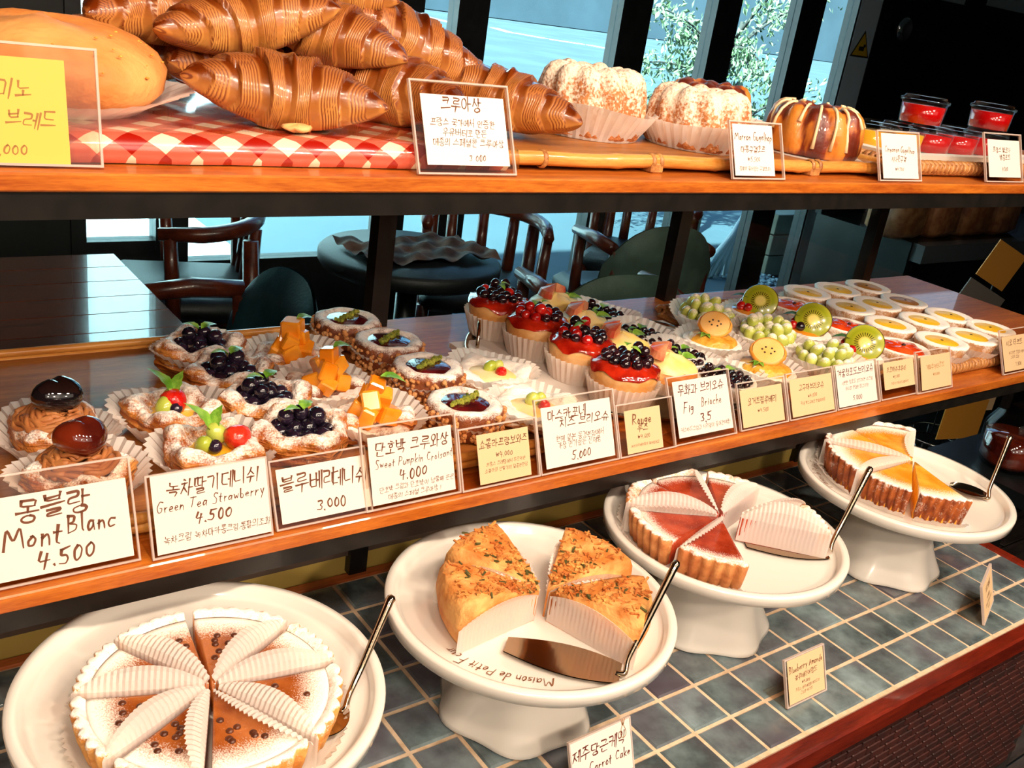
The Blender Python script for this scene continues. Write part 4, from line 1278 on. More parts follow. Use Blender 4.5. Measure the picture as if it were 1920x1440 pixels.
bt = thing('bamboo_tray', 'bamboo-rimmed tray lined with brown board under the bundt cakes', 'tray', (4.5, 6.8, UPP))
put('tray_floor', box(-5.9, 5.9, -2.75, 2.8, 0.12, 0.22), 'tray_wood', bt, smooth=False)
for y, z, n in ((-2.85, .20, 0), (2.9, .2, 1)):
    pts = [(x, y, z + .012 * math.sin(x * 2)) for x in np.linspace(-6.1, 6.1, 60)]
    put('bamboo_rim', tube(pts, [.13 + (.02 if i % 13 == 0 else 0) for i in range(60)], 10), 'bamboo', bt)
for x in (-6.0, 6.0):
    put('bamboo_rim', tube([(x, y, .2) for y in np.linspace(-2.9, 2.95, 20)], .12, 10), 'bamboo', bt)
for x in (-5.2, -2.55, -2.35, 0.4, 2.35, 2.6, 5.3):
    put('rattan_binding', lathe([(.135, -.05), (.165, -.03), (.165, .03), (.135, .05)], 12, cap=False), 'wicker', bt, (x, -2.85, .2), (0, PI / 2, 0))
for x in (-2.45, 2.45):
    put('tray_foot', box(-.16, .16, -.2, .2, 0, .2, .03), 'wicker', bt, (x, -2.8, 0), smooth=False)
    put('tray_foot', box(-.16, .16, -.2, .2, 0, .2, .03), 'wicker', bt, (x, 2.6, 0), smooth=False)

wt = thing('wicker_tray', 'braided wicker tray holding the dish of jam tubs', 'tray', (15.6, 6.6, UPP))
put('tray_floor', box(-4.6, 4.6, -2.4, 2.6, .06, .2), 'wicker', wt, smooth=False)
braid((-4.7, -2.5, .22), (4.7, -2.5, .22), .13, 24, par=wt)
braid((-4.7, 2.7, .22), (4.7, 2.7, .22), .13, 20, par=wt)
braid((-4.7, -2.5, .22), (-4.7, 2.7, .22), .13, 14, par=wt)

# ------------------------------------------------------------------ croissants
def croissant_mesh(seed, L=3.2, r0=0.76, bend=0.55):
    r = random.Random(seed)
    nT, nA = 210, 44
    t = np.linspace(-1, 1, nT)
    a = np.linspace(0, 2 * PI, nA, endpoint=False)
    T, A = np.meshgrid(t, a, indexing='ij')
    ph = [r.uniform(0, 6) for _ in range(5)]
    sk = 0.09 * np.sin(A + ph[0]) * np.tanh(T * 6) + 0.02 * np.sin(2 * A + ph[1]) + 0.012 * np.sin(5 * A + 7 * T + ph[2])
    te = np.abs(T + sk)
    bounds = np.array([0.0, 0.30, 0.62, 0.88, 1.2])
    idx = np.clip(np.searchsorted(bounds, te, side='right') - 1, 0, 3)
    fr = (te - bounds[idx]) / (bounds[idx + 1] - bounds[idx])
    env = r0 * ((1 - 0.90 * np.abs(T) ** 1.45) ** 0.85) * np.sqrt(np.clip(1.0 - np.abs(T) ** 14, 0.02, 1))
    saw = 1 + 0.17 * (fr - 0.45) * (idx < 3)
    nl = np.array([7, 7, 5, 3])[idx]
    phase = np.clip((fr - 0.34) / 0.66, 0, 1) ** 1.15 * nl * 2 * PI + 1.1 * np.sin(4 * A + 6 * T + ph[4]) * fr + 0.5 * np.sin(3 * A + ph[2])
    inl = smoothstep(0.30, 0.42, fr)
    ridge = np.sin(phase)
    rad = env * saw * (1 + 0.018 * inl * ridge + 0.025 * np.sin(2 * A + 5 * T + ph[3]) + .02 * np.sin(5 * A + 9 * T + ph[4]))
    Ad = (A - 1.9 + PI) % (2 * PI) - PI
    rad *= 1 + 0.20 * np.exp(-((T - .02 - .05 * Ad) / .045) ** 2 - (Ad / .42) ** 2) + .05 * np.sin(A * 3 + ph[1]) * np.exp(-(T / .3) ** 2)
    Rc = L / 2 / bend
    fi = T * bend
    cy, cz = rad * np.cos(A), rad * np.sin(A) * 0.86
    cz = np.where(cz < -0.62 * env, -0.62 * env + 0.25 * (cz + 0.62 * env), cz)
    X = (Rc + cy) * np.sin(fi)
    Y = (Rc + cy) * np.cos(fi) - Rc
    Z = cz + 0.10 * T * T
    V = np.stack([X, Y, Z], -1).reshape(-1, 3)
    g = grid(V, nT, nA, cv=True)
    F = g[1] + [tuple(range(nA)), tuple((nT - 1) * nA + k for k in range(nA - 1, -1, -1))]
    band = (1 - smoothstep(0.26, 0.42, fr)) * np.clip(0.45 + 0.75 * np.sin(A), 0, 1)
    bake = np.clip(0.30 + 0.6 * np.sin(A) + 0.35 * np.abs(T) ** 4, 0, 1)
    me = make_mesh('croissant', (V, F), True, dict(layer=(0.5 + 0.5 * ridge * inl).ravel(), band=band.ravel(), bake=bake.ravel()))
    return me
cms = [croissant_mesh(k, 3.2 + .1 * (k % 3), .76 + .03 * (k % 2), (.5, .62, .42, .55)[k % 4]) for k in range(6)]
CR = [
 ('large croissant lying at the front of the pile, its left tip dark', -5.15, 4.85, 10.24, -20, 3, 1.0),
 ('croissant standing behind the white card, mostly hidden by it', -2.75, 5.75, 10.28, -60, 0, 1.0),
 ('croissant at the right end of the pile, its tip past the white card', -0.15, 6.05, 10.22, -52, 8, 1.0),
 ('croissant in the left middle of the pile, behind the front one', -5.05, 6.95, 10.36, 10, 0, 1.0),
 ('croissant at the back left corner of the pile near the round loaf', -6.5, 8.25, 10.36, -25, 0, .95),
 ('dark baked croissant on top of the pile at the left', -5.30, 6.20, 11.12, -8, -12, .92),
 ('croissant on top in the middle of the pile with shiny crust', -3.85, 6.30, 11.10, -35, 12, .95),
 ('croissant sloping down on the right top of the pile', -1.75, 7.15, 10.98, -12, 17, 1.0),
 ('croissant low in the pile between the front one and the card', -3.2, 7.4, 10.36, 25, 0, .95),
 ('croissant low at the back right, showing above the white card', -0.45, 8.1, 10.34, -20, 0, .95),
 ('pale croissant at the upper left of the pile', -6.25, 7.35, 11.12, 15, -6, .95),
 ('topmost croissant of the pile at the left', -5.05, 7.35, 11.85, -15, 0, .92),
 ('topmost croissant of the pile at the right', -3.5, 7.45, 11.80, -10, 6, .92),
]
for i, (lab, x, y, z, yaw, pitch, sc) in enumerate(CR):
    o = put('croissant', cms[i % 6], 'croissant', None, (x, y, z), (0.12 * math.sin(i * 2.1), math.radians(pitch), math.radians(yaw)), sc)
    tag(o, lab, 'croissant', 'pile of croissants')
fl = put('pastry_flake', ball(.26, 14, 6, .22, lambda t, r_, z, j: (r_ * (1 + .16 * math.sin(3 * t) + .08 * math.sin(7 * t)), z + .02 * math.sin(5 * t))), 'flake', None, (-5.25, 4.12, GT + .10), (0, 0, .2), (1, .6, 1))
tag(fl, 'loose flake of croissant crust lying on the checked tray', 'crumb')

# ------------------------------------------------------------------ round loaf
lf = thing('round_loaf', 'big smooth round loaf in a paper case at the left end of the upper shelf', 'bread', (-8.35, 5.85, GT))
def bump(t, r_, z, j):
    k = 1 + .04 * math.sin(2 * t + .6) + .02 * math.sin(5 * t)
    return r_ * k, z + .04 * math.sin(3 * t + 1) * (1 if z > .3 else 0)
put('crust', lathe([(0, .04), (1.1, .04), (1.42, .12), (1.62, .34), (1.66, .6), (1.53, .80), (1.27, .98), (.92, 1.11), (.5, 1.19), (0, 1.21)], 44, bump, cap=False), 'bread', lf)
g = liner_geo(1.25, 1.95, 0.34, 40, .03, 1.2, .06, 3)
put('paper_case', g, 'liner', lf, smooth=False)
sp = []
r = random.Random(5)
for k in range(70):
    a, e = r.uniform(0, 2 * PI), r.uniform(.15, 1.45)
    rr = 1.66 * math.cos(e) ** .7; z = .5 + .70 * math.sin(e)
    sp.append(move(ball(.022, 6, 4, .5), (rr * math.cos(a), rr * math.sin(a), z - .03), 0, 0, 0, r.uniform(.6, 1.5)))
put('speckles', join(*sp), 'cookie', lf, kind='stuff')

# ------------------------------------------------------------------ bundt cakes
BT = UPP + 0.23
def gugel_geo(R=1.2, h=1.28, fl=12, seed=0, twist=0.25):
    prof = [(0.42, 0.02), (0.86, 0.0), (0.96, .05), (1.0, .18), (1.0, .42), (.97, .66), (.90, .84), (.80, .95), (.66, 1.0), (.52, .985), (.42, .93), (.36, .84), (.33, .6), (.32, .3)]
    r = random.Random(seed)
    p1 = r.uniform(0, 6)
    def f(t, a, b, j):
        k = abs(math.sin(fl / 2 * (t + twist * b)))
        flute = 0.87 + 0.13 * k ** 0.7
        amt = min(1, max(0, (a - .35) / .4)) * (0.35 + .65 * min(1, b * 3))
        rr = a * R * (1 + (flute - 1) * amt) * (1 + .015 * math.sin(3 * t + p1))
        z = b * h + (.045 * k * h if b > .8 and a > .4 else 0) + .02 * math.sin(7 * t + p1) * b
        return rr, z
    return lathe(prof, 96, f, cap=False)
def gug(x, y, label, mat, seed, R=1.2, h=1.28, liner=True):
    p = thing('bundt_cake', label, 'bundt cake', (x, y, BT), seed * .7, 'bundt cakes on the bamboo tray')
    put('cake', gugel_geo(R, h, 12, seed), mat, p)
    if liner:
        put('paper_case', liner_geo(R * .9, R * 1.24, .62, 44, .035, 1.1, .09, seed), 'liner', p, smooth=False)
    return p
gug(2.62, 6.75, 'tall bundt cake white with icing sugar, the left of two', 'gugel', 1, 1.22, 1.38)
gug(4.98, 5.75, 'bundt cake dusted with icing sugar in a wide pleated paper, right of the other', 'gugel', 2, 1.2, 1.22)
c1 = gug(8.62, 5.35, 'marbled cinnamon bundt cake with icing running down its sides', 'cinnamon_gugel', 3, 1.18, 1.12, False)
gug(7.35, 7.75, 'plain bundt cake half hidden behind the sugared one', 'cinnamon_gugel', 4, 1.1, 1.2, False)
put('cake_paper', (np.array([(1.36 * (1 + .04 * math.sin(5 * a)) * math.cos(a), 1.36 * (1 + .04 * math.sin(5 * a)) * math.sin(a), .012) for a in np.linspace(0, 2 * PI, 40, endpoint=False)] + [(0, 0, 0.0)]), [(i, (i + 1) % 40, 40) for i in range(40)]), 'liner', c1)
rr_ = random.Random(4)
for k in range(15):
    a = 2 * PI * k / 15 + rr_.uniform(-.1, .1)
    dn = rr_.uniform(.05, .55)
    R, h = 1.18, 1.12
    prof = [(.62, 1.03), (.72, 1.02), (.82, .97), (.92, .86), (.985, .68), (1.01, .45), (1.01, .2)]
    pts = []
    for (q, b) in prof:
        if b < dn and len(pts) > 3: break
        kk = abs(math.sin(6 * (a + .25 * b)))
        fl_ = 1 + (0.87 + .13 * kk ** .7 - 1)
        pts.append((q * R * fl_ * 1.012 * math.cos(a - .02), q * R * fl_ * 1.012 * math.sin(a - .02), b * h + .02))
    put('icing_drip', tube(pts, [.036] * (len(pts) - 1) + [.05], 6), 'glaze_line', c1)

# ------------------------------------------------------------------ jam tubs
ds = thing('white_dish', 'white square dish carrying the jam tubs at the right of the upper shelf', 'dish', (15.2, 6.4, UPP + .2))
put('dish_body', join(box(-3.6, 3.6, -1.5, 1.6, 0, .06), move(box(-3.75, 3.75, -.06, .06, .02, .26), (0, -1.58, 0), rx=.35), move(box(-3.75, 3.75, -.06, .06, .02, .26), (0, 1.68, 0), rx=-.35), move(box(-.06, .06, -1.6, 1.7, .02, .26), (-3.66, 0, 0), ry=-.35), move(box(-.06, .06, -1.6, 1.7, .02, .26), (3.66, 0, 0), ry=.35)), 'white_ceramic', ds, smooth=False)
def tub(x, y, z, kind, label):
    p = thing('jam_tub', label, 'tub', (x, y, z), rng.uniform(-.3, .3), 'plastic jam tubs')
    put('jam', lathe([(0, .02), (.55, .02), (.59, .5), (0, .5)], 26, cap=False), 'jam_red' if kind else 'jam_yellow', p)
    put('cup', lathe([(.57, 0), (.62, .56), (.66, .58), (.66, .61), (.6, .60)], 28, cap=False), 'tub_plastic', p)
    put('lid', lathe([(.67, .60), (.67, .66), (.58, .68), (.56, .74), (.5, .75), (0, .75)], 28, cap=False), 'tub_plastic', p)
    put('lid_tab', box(-.12, .12, -.08, .08, 0, .06, .02), 'tub_plastic', p, (-.7, .05, .62), smooth=False)
    return p
z0 = UPP + .27
tub(12.35, 6.2, z0, 0, 'yellow jam tub, leftmost on the white dish')
tub(13.72, 6.25, z0, 0, 'yellow jam tub beside a red one on the white dish')
tub(15.10, 6.2, z0, 1, 'red jam tub in the middle of the bottom row on the dish')
tub(16.50, 6.2, z0, 1, 'red jam tub at the right of the bottom row, behind a card')
tub(18.05, 6.2, z0, 1, 'red jam tub at the right edge of the dish, bottom row')
tub(14.40, 6.25, z0 + .77, 1, 'red jam tub stacked on top, the left one')
tub(18.0, 6.2, z0 + .77, 1, 'red jam tub stacked on top, the right one')
# ------------------------------------------------------------------ cake stands
PZ = 2.35
STANDS = [(-7.42, 1.48, 'white cake stand at the front left with the caramel tart'), (-1.62, 1.22, 'white cake stand with script lettering and four carrot cake slices'), (3.85, 1.57, 'white cake stand with the red fruit tart, third from the left'), (10.25, 1.32, 'white cake stand at the right with the yellow cheese tart')]
plate_g = lathe([(0, -.19), (2.30, -.19), (2.40, -.15), (2.44, -.02), (2.50, .0), (2.60, -.01), (2.62, -.05), (2.60, -.24), (2.5, -.29), (1.2, -.36), (0, -.36)], 96, cap=False)
ped_prof = [(1.02, 2.0), (.92, 1.8), (.95, 1.5), (1.02, 1.1), (1.14, .7), (1.30, .35), (1.42, .12), (1.45, .04), (1.40, 0.0), (0, 0.0)]
def pedf(t, r_, z, j):
    k = max(0, 1 - z / 1.5)
    return r_ * (1 + .055 * k * math.cos(6 * t + .4)), z
ped_g = lathe(ped_prof, 72, pedf, cap=False)
pm, dm = make_mesh('plate', plate_g), make_mesh('pedestal', ped_g)
stands = []
for i, (x, y, lab) in enumerate(STANDS):
    st = thing('cake_stand', lab, 'cake stand', (x, y, 0.006), 0, 'white pedestal cake stands')
    put('plate', pm, 'white_ceramic', st, (0, 0, PZ))
    put('pedestal', dm, 'white_ceramic', st, (0, 0, 0), (0, 0, (.2, .0, .5, .3)[i]))
    stands.append(st)
PF = PZ - .19 + .006

# script around the rim, read from the far side of the stand
def plate_script(st, mid_deg, size, R, text=PLATE_TEXT):
    r = random.Random(3)
    gs = []
    widths = []
    for ch in text:
        if ch == ' ': widths.append(.30); continue
        widths.append(glyph(ch)[1] + .06)
    tot = sum(widths) * size
    s = -tot / 2
    for ch, w in zip(text, widths):
        if ch != ' ':
            V, F = join(*[ribbon(l, .085, r) for l in glyph(ch)[0]])
            V[:, 1] *= r.uniform(.9, 1.2)
            V[:, 0] += .2 * V[:, 1]
            V = V * size
            # outward is up, so letters run clockwise seen from above
            ph = math.radians(mid_deg) - s / R
            up = np.array((math.cos(ph), math.sin(ph))); rt = np.array((math.sin(ph), -math.cos(ph)))
            P = up * R + V[:, :1] * rt + V[:, 1:2] * up
            gs.append((np.concatenate([P, np.full((len(P), 1), PF + .006)], 1), F))
        s += w * size
    put('plate_lettering', join(*gs), 'ink_plate', st, smooth=False, label='brown script lettering on the plate')
plate_script(stands[1], -142.5, .20, 1.98)
plate_script(stands[3], 138, .18, 2.1)

# ------------------------------------------------------------------ slices
def wing_geo(R, h, lift, seed, lean=.27, n=44):
    """pleated paper along a cut side: leaf-shaped, folding over its own slice"""
    r = random.Random(seed)
    V = []
    for i in range(n):
        t = i / (n - 1)
        x = 0.04 + (R + .02) * t
        k = math.sin(PI * min(1, .04 + .96 * t)) ** .75
        zz = (.014, -.014)[i % 2]
        for q, (dy, z) in enumerate(((0, .01), (0, h * .55), (.0, h), (-.22 * lean * k, h + lift * k * .6), (-.62 * lean * k, h + lift * k * .95), (-lean * k, h + lift * k))):
            V.append((x, dy + zz * q / 5, z + zz * .6 * q / 5))
    return grid(np.array(V), n, 6)

def slice_geo(R, ang, h, crust=0.16, scal=6, body_in=0.0):
    """wedge: returns (top+cut body, crust, edge attribute)"""
    n = 20
    th = np.linspace(-ang / 2, ang / 2, n)
    rs = np.array([0.02, .15, .3, .45, .6, .72, .82, .90, .95])
    V = []; E = []
    for a in th:
        for q in rs:
            x = q * (R - crust) / .95
            V.append((x * math.cos(a), x * math.sin(a), h - .03 * (1 - abs(q - .5)))); E.append(q / .95 * (R - crust) / R)
    nt = len(rs)
    g = grid(np.array(V), n, nt)
    F = list(g[1]); V = list(map(tuple, g[0]))
    o = len(V)
    for a in th:
        for q in rs:
            x = q * (R - crust) / .95
            V.append((x * math.cos(a), x * math.sin(a), 0.0)); E.append(0)
    for i in (0, n - 1):
        for j in range(nt - 1):
            f = (i * nt + j, i * nt + j + 1, o + i * nt + j + 1, o + i * nt + j)
            F.append(f if i == 0 else f[::-1])
    for i in range(n - 1):
        F.append((i * nt + nt - 1, (i + 1) * nt + nt - 1, o + (i + 1) * nt + nt - 1, o + i * nt + nt - 1))
        F.append((i * nt, o + i * nt, o + (i + 1) * nt, (i + 1) * nt))
    body = (np.array(V), F)
    m = scal * 8 + 1
    th2 = np.linspace(-ang / 2, ang / 2, m)
    prof = [(R - crust, 0.0), (R - .10, 0.0), (R - .02, h * .5), (R + .03, h + .02), (R + .0, h + .06), (R - crust * .5, h + .05), (R - crust, h - .01)]
    W = []
    for k, a in enumerate(th2):
        s = abs(math.sin(PI * k / 8))
        for j, (q, z) in enumerate(prof):
            rr = q + (.075 * s - .04 if 1 <= j <= 4 else 0)
            W.append((rr * math.cos(a), rr * math.sin(a), z))
    c = len(prof)
    gc = grid(np.array(W), m, c)
    FC = list(gc[1]) + [tuple(range(c)), tuple((m - 1) * c + k for k in range(c - 1, -1, -1))]
    return body, (gc[0], FC), np.array(E)

def slice_thing(name, label, cat, cx, cy, a0, a1, R, h, top, side, grp, wings=(1, 1), lift=.18, gap=.05, crust=.16, berries=0, seed=0, tilt=0, scal=6, z=None):
    mid = math.radians((a0 + a1) / 2); ang = math.radians(a1 - a0)
    p = thing(name, label, cat, (cx + gap * math.cos(mid), cy + gap * math.sin(mid), z or PF), mid, grp)
    b, c, E = slice_geo(R, ang, h, crust, scal)
    me = make_mesh('filling', b, True, dict(edge=E))
    put('filling', me, top, p)
    put('crust', c, side, p)
    for s in (0, 1):
        if wings[s]:
            g = wing_geo(R, h, lift, seed + s)
            if s == 0: g = (g[0] * np.array((1, -1, 1)), [f[::-1] for f in g[1]])
            put('paper_side', move(g, (0, 0, 0), rz=(ang / 2 + .012) * (1 if s else -1)), 'liner', p, smooth=False)
    # paper underneath, pleated past the crust
    n = 24
    V = [(0.0, 0, .004)]
    for i in range(n):
        a = -ang / 2 + ang * i / (n - 1)
        V.append(((R + .03) * math.cos(a), (R + .03) * math.sin(a), .004))
    for i in range(n):
        a = -ang / 2 + ang * i / (n - 1)
        q = R + .16 + .03 * (-1) ** i
        V.append((q * math.cos(a), q * math.sin(a), .16 + .02 * math.sin(i)))
    F = [(0, 1 + i, 2 + i) for i in range(n - 1)] + [(1 + i, 1 + n + i, 2 + n + i, 2 + i) for i in range(n - 1)]
    put('paper_base', (np.array(V), F), 'liner', p)
    r = random.Random(seed + 50)
    for k in range(berries):
        for _ in range(20):
            q = r.uniform(.35, .74) * R; a = r.uniform(-.36, .36) * ang
            break
        put('berry', ME.setdefault('tart_berry', make_mesh('berry', ball(.055, 8, 6, .75))), 'baked_berry', p, (q * math.cos(a), q * math.sin(a), h - .03))
    return p

cuts = [82, 121, 160, 206, 248, 297, 352, 390, 442]
names = ['back', 'back left', 'left', 'front left', 'front, left of centre', 'front right', 'right', 'back right']
for i in range(8):
    slice_thing('tart_slice', 'caramel tart slice with berries, %s of the tart' % ('at the ' + names[i]), 'tart slice', -7.5, 1.0, cuts[i] + 1.5, cuts[i + 1] - 1.5, 1.70, .52, 'caramel_top', 'slice_crust', 'caramel berry tart slices', ((0, 1), (0, 1), (0, 1), (0, 1), (0, 1), (1, 0), (1, 0), (1, 0))[i], .20, .06, .14, 8, 200 + i)

for i, (a0, a1, lab, w) in enumerate(((141, 186, 'front left', (0, 1)), (-72, -23, 'front right', (1, 0)), (84, 128, 'back left', (0, 1)), (-8, 42, 'back right', (1, 1)))):
    mid = math.radians((a0 + a1) / 2); ang = math.radians(a1 - a0)
    p = thing('carrot_cake_slice', 'crumbly carrot cake slice at the %s of the lettered stand' % lab, 'cake slice', (-1.72 + .08 * math.cos(mid), .82 + .08 * math.sin(mid), PF), mid, 'carrot cake slices')
    n, m = 15, 9
    R, h = 1.80, 1.02
    V = []
    r = random.Random(300 + i)
    for a in np.linspace(-ang / 2, ang / 2, n):
        rows_ = [(0.02, 0.0)] + [(.02 + q * .96, h * (.58 + .42 * q ** .8) * (1 - .12 * q ** 6) + r.uniform(-.012, .012)) for q in np.linspace(0, .96, m)] + [(.985, h * .74), (1.0, h * .5), (.96, h * .2), (.90, 0.0)]
        for q, z in rows_:
            V.append((q * R * math.cos(a), q * R * math.sin(a), z))
    c = m + 5
    g = grid(np.array(V), n, c)
    F = list(g[1]) + [tuple(range(c)), tuple((n - 1) * c + k for k in range(c - 1, -1, -1))]
    put('cake', (g[0], F), 'carrot_cake', p)
    top = []
    hb = []
    for k in range(150):
        q = r.uniform(.08, .95) * R; a = r.uniform(-.48, .48) * ang
        z = h * (.58 + .42 * (q / R) ** .8) * (1 - .12 * (q / R) ** 6)
        g2 = move(box(-.075, .075, -.02, .02, -.014, .014), (q * math.cos(a), q * math.sin(a), z + .01), r.uniform(-.4, .4), r.uniform(-.4, .4), r.uniform(0, 3), r.uniform(.5, 1.1))
        (hb if k % 9 == 0 else top).append(g2)
    put('grated_topping', join(*top), 'carrot_top', p, kind='stuff', smooth=False)
    put('herb_bits', join(*hb), 'herb', p, kind='stuff', smooth=False)
    for s in (0, 1):
        if w[s] or True:
            g = wing_geo(R * .98, h * .46, .30, 310 + i, -.08)
            if s == 0: g = (g[0] * np.array((1, -1, 1)), [f[::-1] for f in g[1]])
            put('paper_side', move(g, rz=(ang / 2 + .02) * (1 if s else -1)), 'liner', p, smooth=False)

R3 = [(148, 192, 'left front'), (196, 240, 'front'), (100, 144, 'left rear'), (58, 98, 'rear'), (16, 54, 'right rear')]
for i, (a0, a1, lab) in enumerate(R3):
    slice_thing('tart_slice', 'red fruit tart slice in pleated paper, %s of the third stand' % lab, 'tart slice', 3.52, 1.48, a0 + 1, a1 - 1, 1.90, .56, 'red_top', 'slice_red_crust', 'red fruit tart slices', ((1, 0), (1, 0), (0, 1), (1, 0), (1, 0))[i], .26, .07, .20, 0, 400 + i)
wr = slice_thing('tart_slice', 'red fruit tart slice wrapped in translucent paper on the serving spatula', 'tart slice', 3.75, 1.25, -45, -8, 1.86, .56, 'red_top', 'slice_red_crust', 'red fruit tart slices', (1, 1), .42, .04, .20, 0, 420, z=PF + .05)

R4 = [(132, 177, 'left, white with sugar'), (179, 213, 'front left'), (215, 252, 'front right'), (88, 130, 'rear left'), (30, 86, 'rear right')]
for i, (a0, a1, lab) in enumerate(R4):
    slice_thing('tart_slice', 'yellow cheese tart slice with fluted brown crust, %s of the right stand' % lab, 'tart slice', 10.55, 1.42, a0 + 1, a1 - 1, 2.08, .66, 'cheese_top', 'cheese_crust', 'yellow cheese tart slices', (1 if i in (4,) else 0, 1 if i in (0, 3) else 0), .08, .06, .10, 0, 440 + i, scal=7)

# ------------------------------------------------------------------ servers
def server(label, tip, bend, end, width, spoon=False, name='cake_server'):
    tip, bend, end = (np.array(v, float) for v in (tip, bend, end))
    base = (tip + bend) / 2
    p = thing(name, label, 'server', tuple(bend), 0, 'steel cake servers')
    d = tip - bend; d[2] = 0; L = np.linalg.norm(d); d /= L
    s = np.array((-d[1], d[0], 0))
    V = []
    n = 14
    for i in range(n):
        t = i / (n - 1)
        w = width * (0.35 + .65 * math.sin(PI * (.12 + .80 * t) ** .9)) if not spoon else width * math.sin(PI * (.06 + .9 * t)) ** .6
        z = .03 + (0.0 if not spoon else .0)
        for q in (-1, -.5, 0, .5, 1):
            dz = (.10 * q * q if spoon else .015 * q * q)
            V.append(d * L * t + s * w * q * .5 + np.array((0, 0, z + dz)))
    g = grid(np.array(V), n, 5)
    v2 = g[0] + np.array((0, 0, .02))
    k = len(v2)
    F = [f for f in g[1]] + [tuple(i + k for i in f)[::-1] for f in g[1]]
    put('blade', (np.concatenate([v2, g[0]]), F), 'steel', p)
    e = end - bend
    pts = [d * L * .04 + np.array((0, 0, .04)), np.array((0, 0, .06)) - d * .08, e * .12 + np.array((0, 0, .06)), e * .4, e * .75, e, e + np.array((0.02, 0.02, -.05))]
    ts = np.linspace(0, 1, 36)
    P = np.array(pts); xs = np.linspace(0, 1, len(P))
    path = np.stack([np.interp(ts, xs, P[:, k_]) for k_ in range(3)], 1)
    for _ in range(3):
        path[1:-1] = (path[:-2] + 2 * path[1:-1] + path[2:]) / 4
    put('handle', tube(path, np.interp(ts, [0, .3, .9, 1], [.05, .045, .075, .07]), 8), 'steel', p)
    return p
server('steel cake spatula with a long thin handle on the lettered stand', (-2.75, .42, PF + .03), (-1.46, -1.02, PF + .03), (-0.22, -.62, 3.80), .80)
server('steel serving spoon leaning on the front left stand', (-6.55, -.10, PF + .03), (-5.85, .20, PF + .03), (-4.72, 1.0, 3.36), .62, True, 'serving_spoon')
server('steel cake spatula under the wrapped red tart slice', (3.95, 1.05, PF), (5.40, .02, PF), (6.5, .25, 3.90), .80)
server('dark steel spoon lying at the right of the right stand', (11.35, .72, PF + .03), (11.75, -.05, PF + .03), (12.35, .15, 3.75), .62, True, 'serving_spoon')
# ------------------------------------------------------------------ the room behind the rack
FL = -18.0
WY = 62.0
flo = put('floor', box(-60, 150, -60, WY + 3, FL - 1.2, FL - 0.02), 'dark_wall', None, smooth=False)
flo['kind'] = 'structure'
pmesh = make_mesh('plank', box(-52, 52, -1.42, 1.42, -.3, 0.0, .05), smooth=False)
for k in range(26):
    put('plank', pmesh, 'floor_wood', flo, (-8.0 + (k % 2) * 9, 14 + k * 1.9 * 1.0 if False else -10 + k * 2.9, FL + .02))
    put('plank', pmesh, 'floor_wood', flo, (96.2 + (k % 2) * 9, -10 + k * 2.9, FL + .02))
def wall(name, g, m):
    o = put(name, g, m, None, smooth=False); o['kind'] = 'structure'; return o
wall('ceiling', box(-60, 150, -60, WY + 3, 36, 37), 'ceiling_paint')
wall('wall_left', box(-61, -60, -60, WY + 1, FL, 36), 'wall_paint')
wall('wall_front', box(-60, 150, -61, -60, FL, 36), 'wall_paint')
wall('wall_right', box(150, 151, -60, WY + 1, FL, 36), 'dark_wall')

# window front: dark frame posts with panes between
def window(n, x0, x1, z0, z1, wl, wr, rail=True, mat='dark_frame'):
    o = put('window_%d' % n, join(box(x0 - wl, x0, WY - .8, WY + .8, z0 - 1.0, z1), box(x1, x1 + wr, WY - .8, WY + .8, z0 - 1.0, z1)), mat, None, smooth=False)
    o['kind'] = 'structure'
    put('sill_rail', box(x0, x1, WY - .7, WY + .7, z0 - 1.0, z0), mat, o, smooth=False)
    put('pane', box(x0, x1, WY - .06, WY + .06, z0, z1), 'window_glass', o, smooth=False)
    return o
TOP = 34.0
window(1, 5.4, 10.2, -8.3, TOP, 1.0, 1.3)
window(2, 12.6, 28.6, -10.0, TOP, 1.1, 1.2)
window(3, 31.1, 34.3, FL + 1, TOP, 1.3, 1.5)
window(4, 37.3, 51.9, FL + 1, TOP, 1.5, 1.8)
window(5, 55.5, 64.1, FL + 1, TOP, 1.8, 1.7)
window(6, 67.5, 76.6, FL + 1, TOP, 1.7, 1.9)
window(7, 80.5, 86.2, FL + 1, TOP, 2.0, 0.3)
wall('wall_back', join(box(-60, 4.4, WY - .5, WY + .5, FL, 36), box(-12, 28.7, WY - .5, WY + .5, FL, -10.9), box(-12, 150, WY - .6, WY + .6, TOP, 36)), 'dark_wall')
wall('wall_sill', box(4.4, 11.5, WY - .55, WY + .55, -11, -9.3), 'dark_wall')
# door at the right
dr = put('door_1', box(92.4, 130, WY - .5, WY + .5, FL, 26), 'dark_cabinet', None, smooth=False); dr['kind'] = 'structure'
put('stile', box(86.5, 90.2, WY - .9, WY + .4, FL, TOP), 'door_stile', dr, smooth=False)
put('frame_edge', box(90.2, 92.4, WY - 1.0, WY + .4, FL, TOP), 'dark_frame', dr, smooth=False)
for z in (14.6, -15.6):
    put('round_pull', move(lathe([(0, -.35), (1.25, -.3), (1.5, 0), (1.25, .35), (.9, .5), (0, .55)], 28, cap=False), (95.2, WY - 1.1, z), rx=PI / 2), 'chrome', dr)
put('door_top_glass', join(box(100, 107, WY - .6, WY + .6, 18.5, 24), box(112, 128, WY - .6, WY + .6, 19, 24)), 'facade_light', dr, smooth=False)
wall('wall_beyond_door', box(130, 150, WY - .5, WY + .5, FL, TOP), 'dark_wall')
st = thing('warning_sticker', 'yellow triangular warning sticker on the pale door stile', 'sticker', (88.4, WY - .92, 12.0))
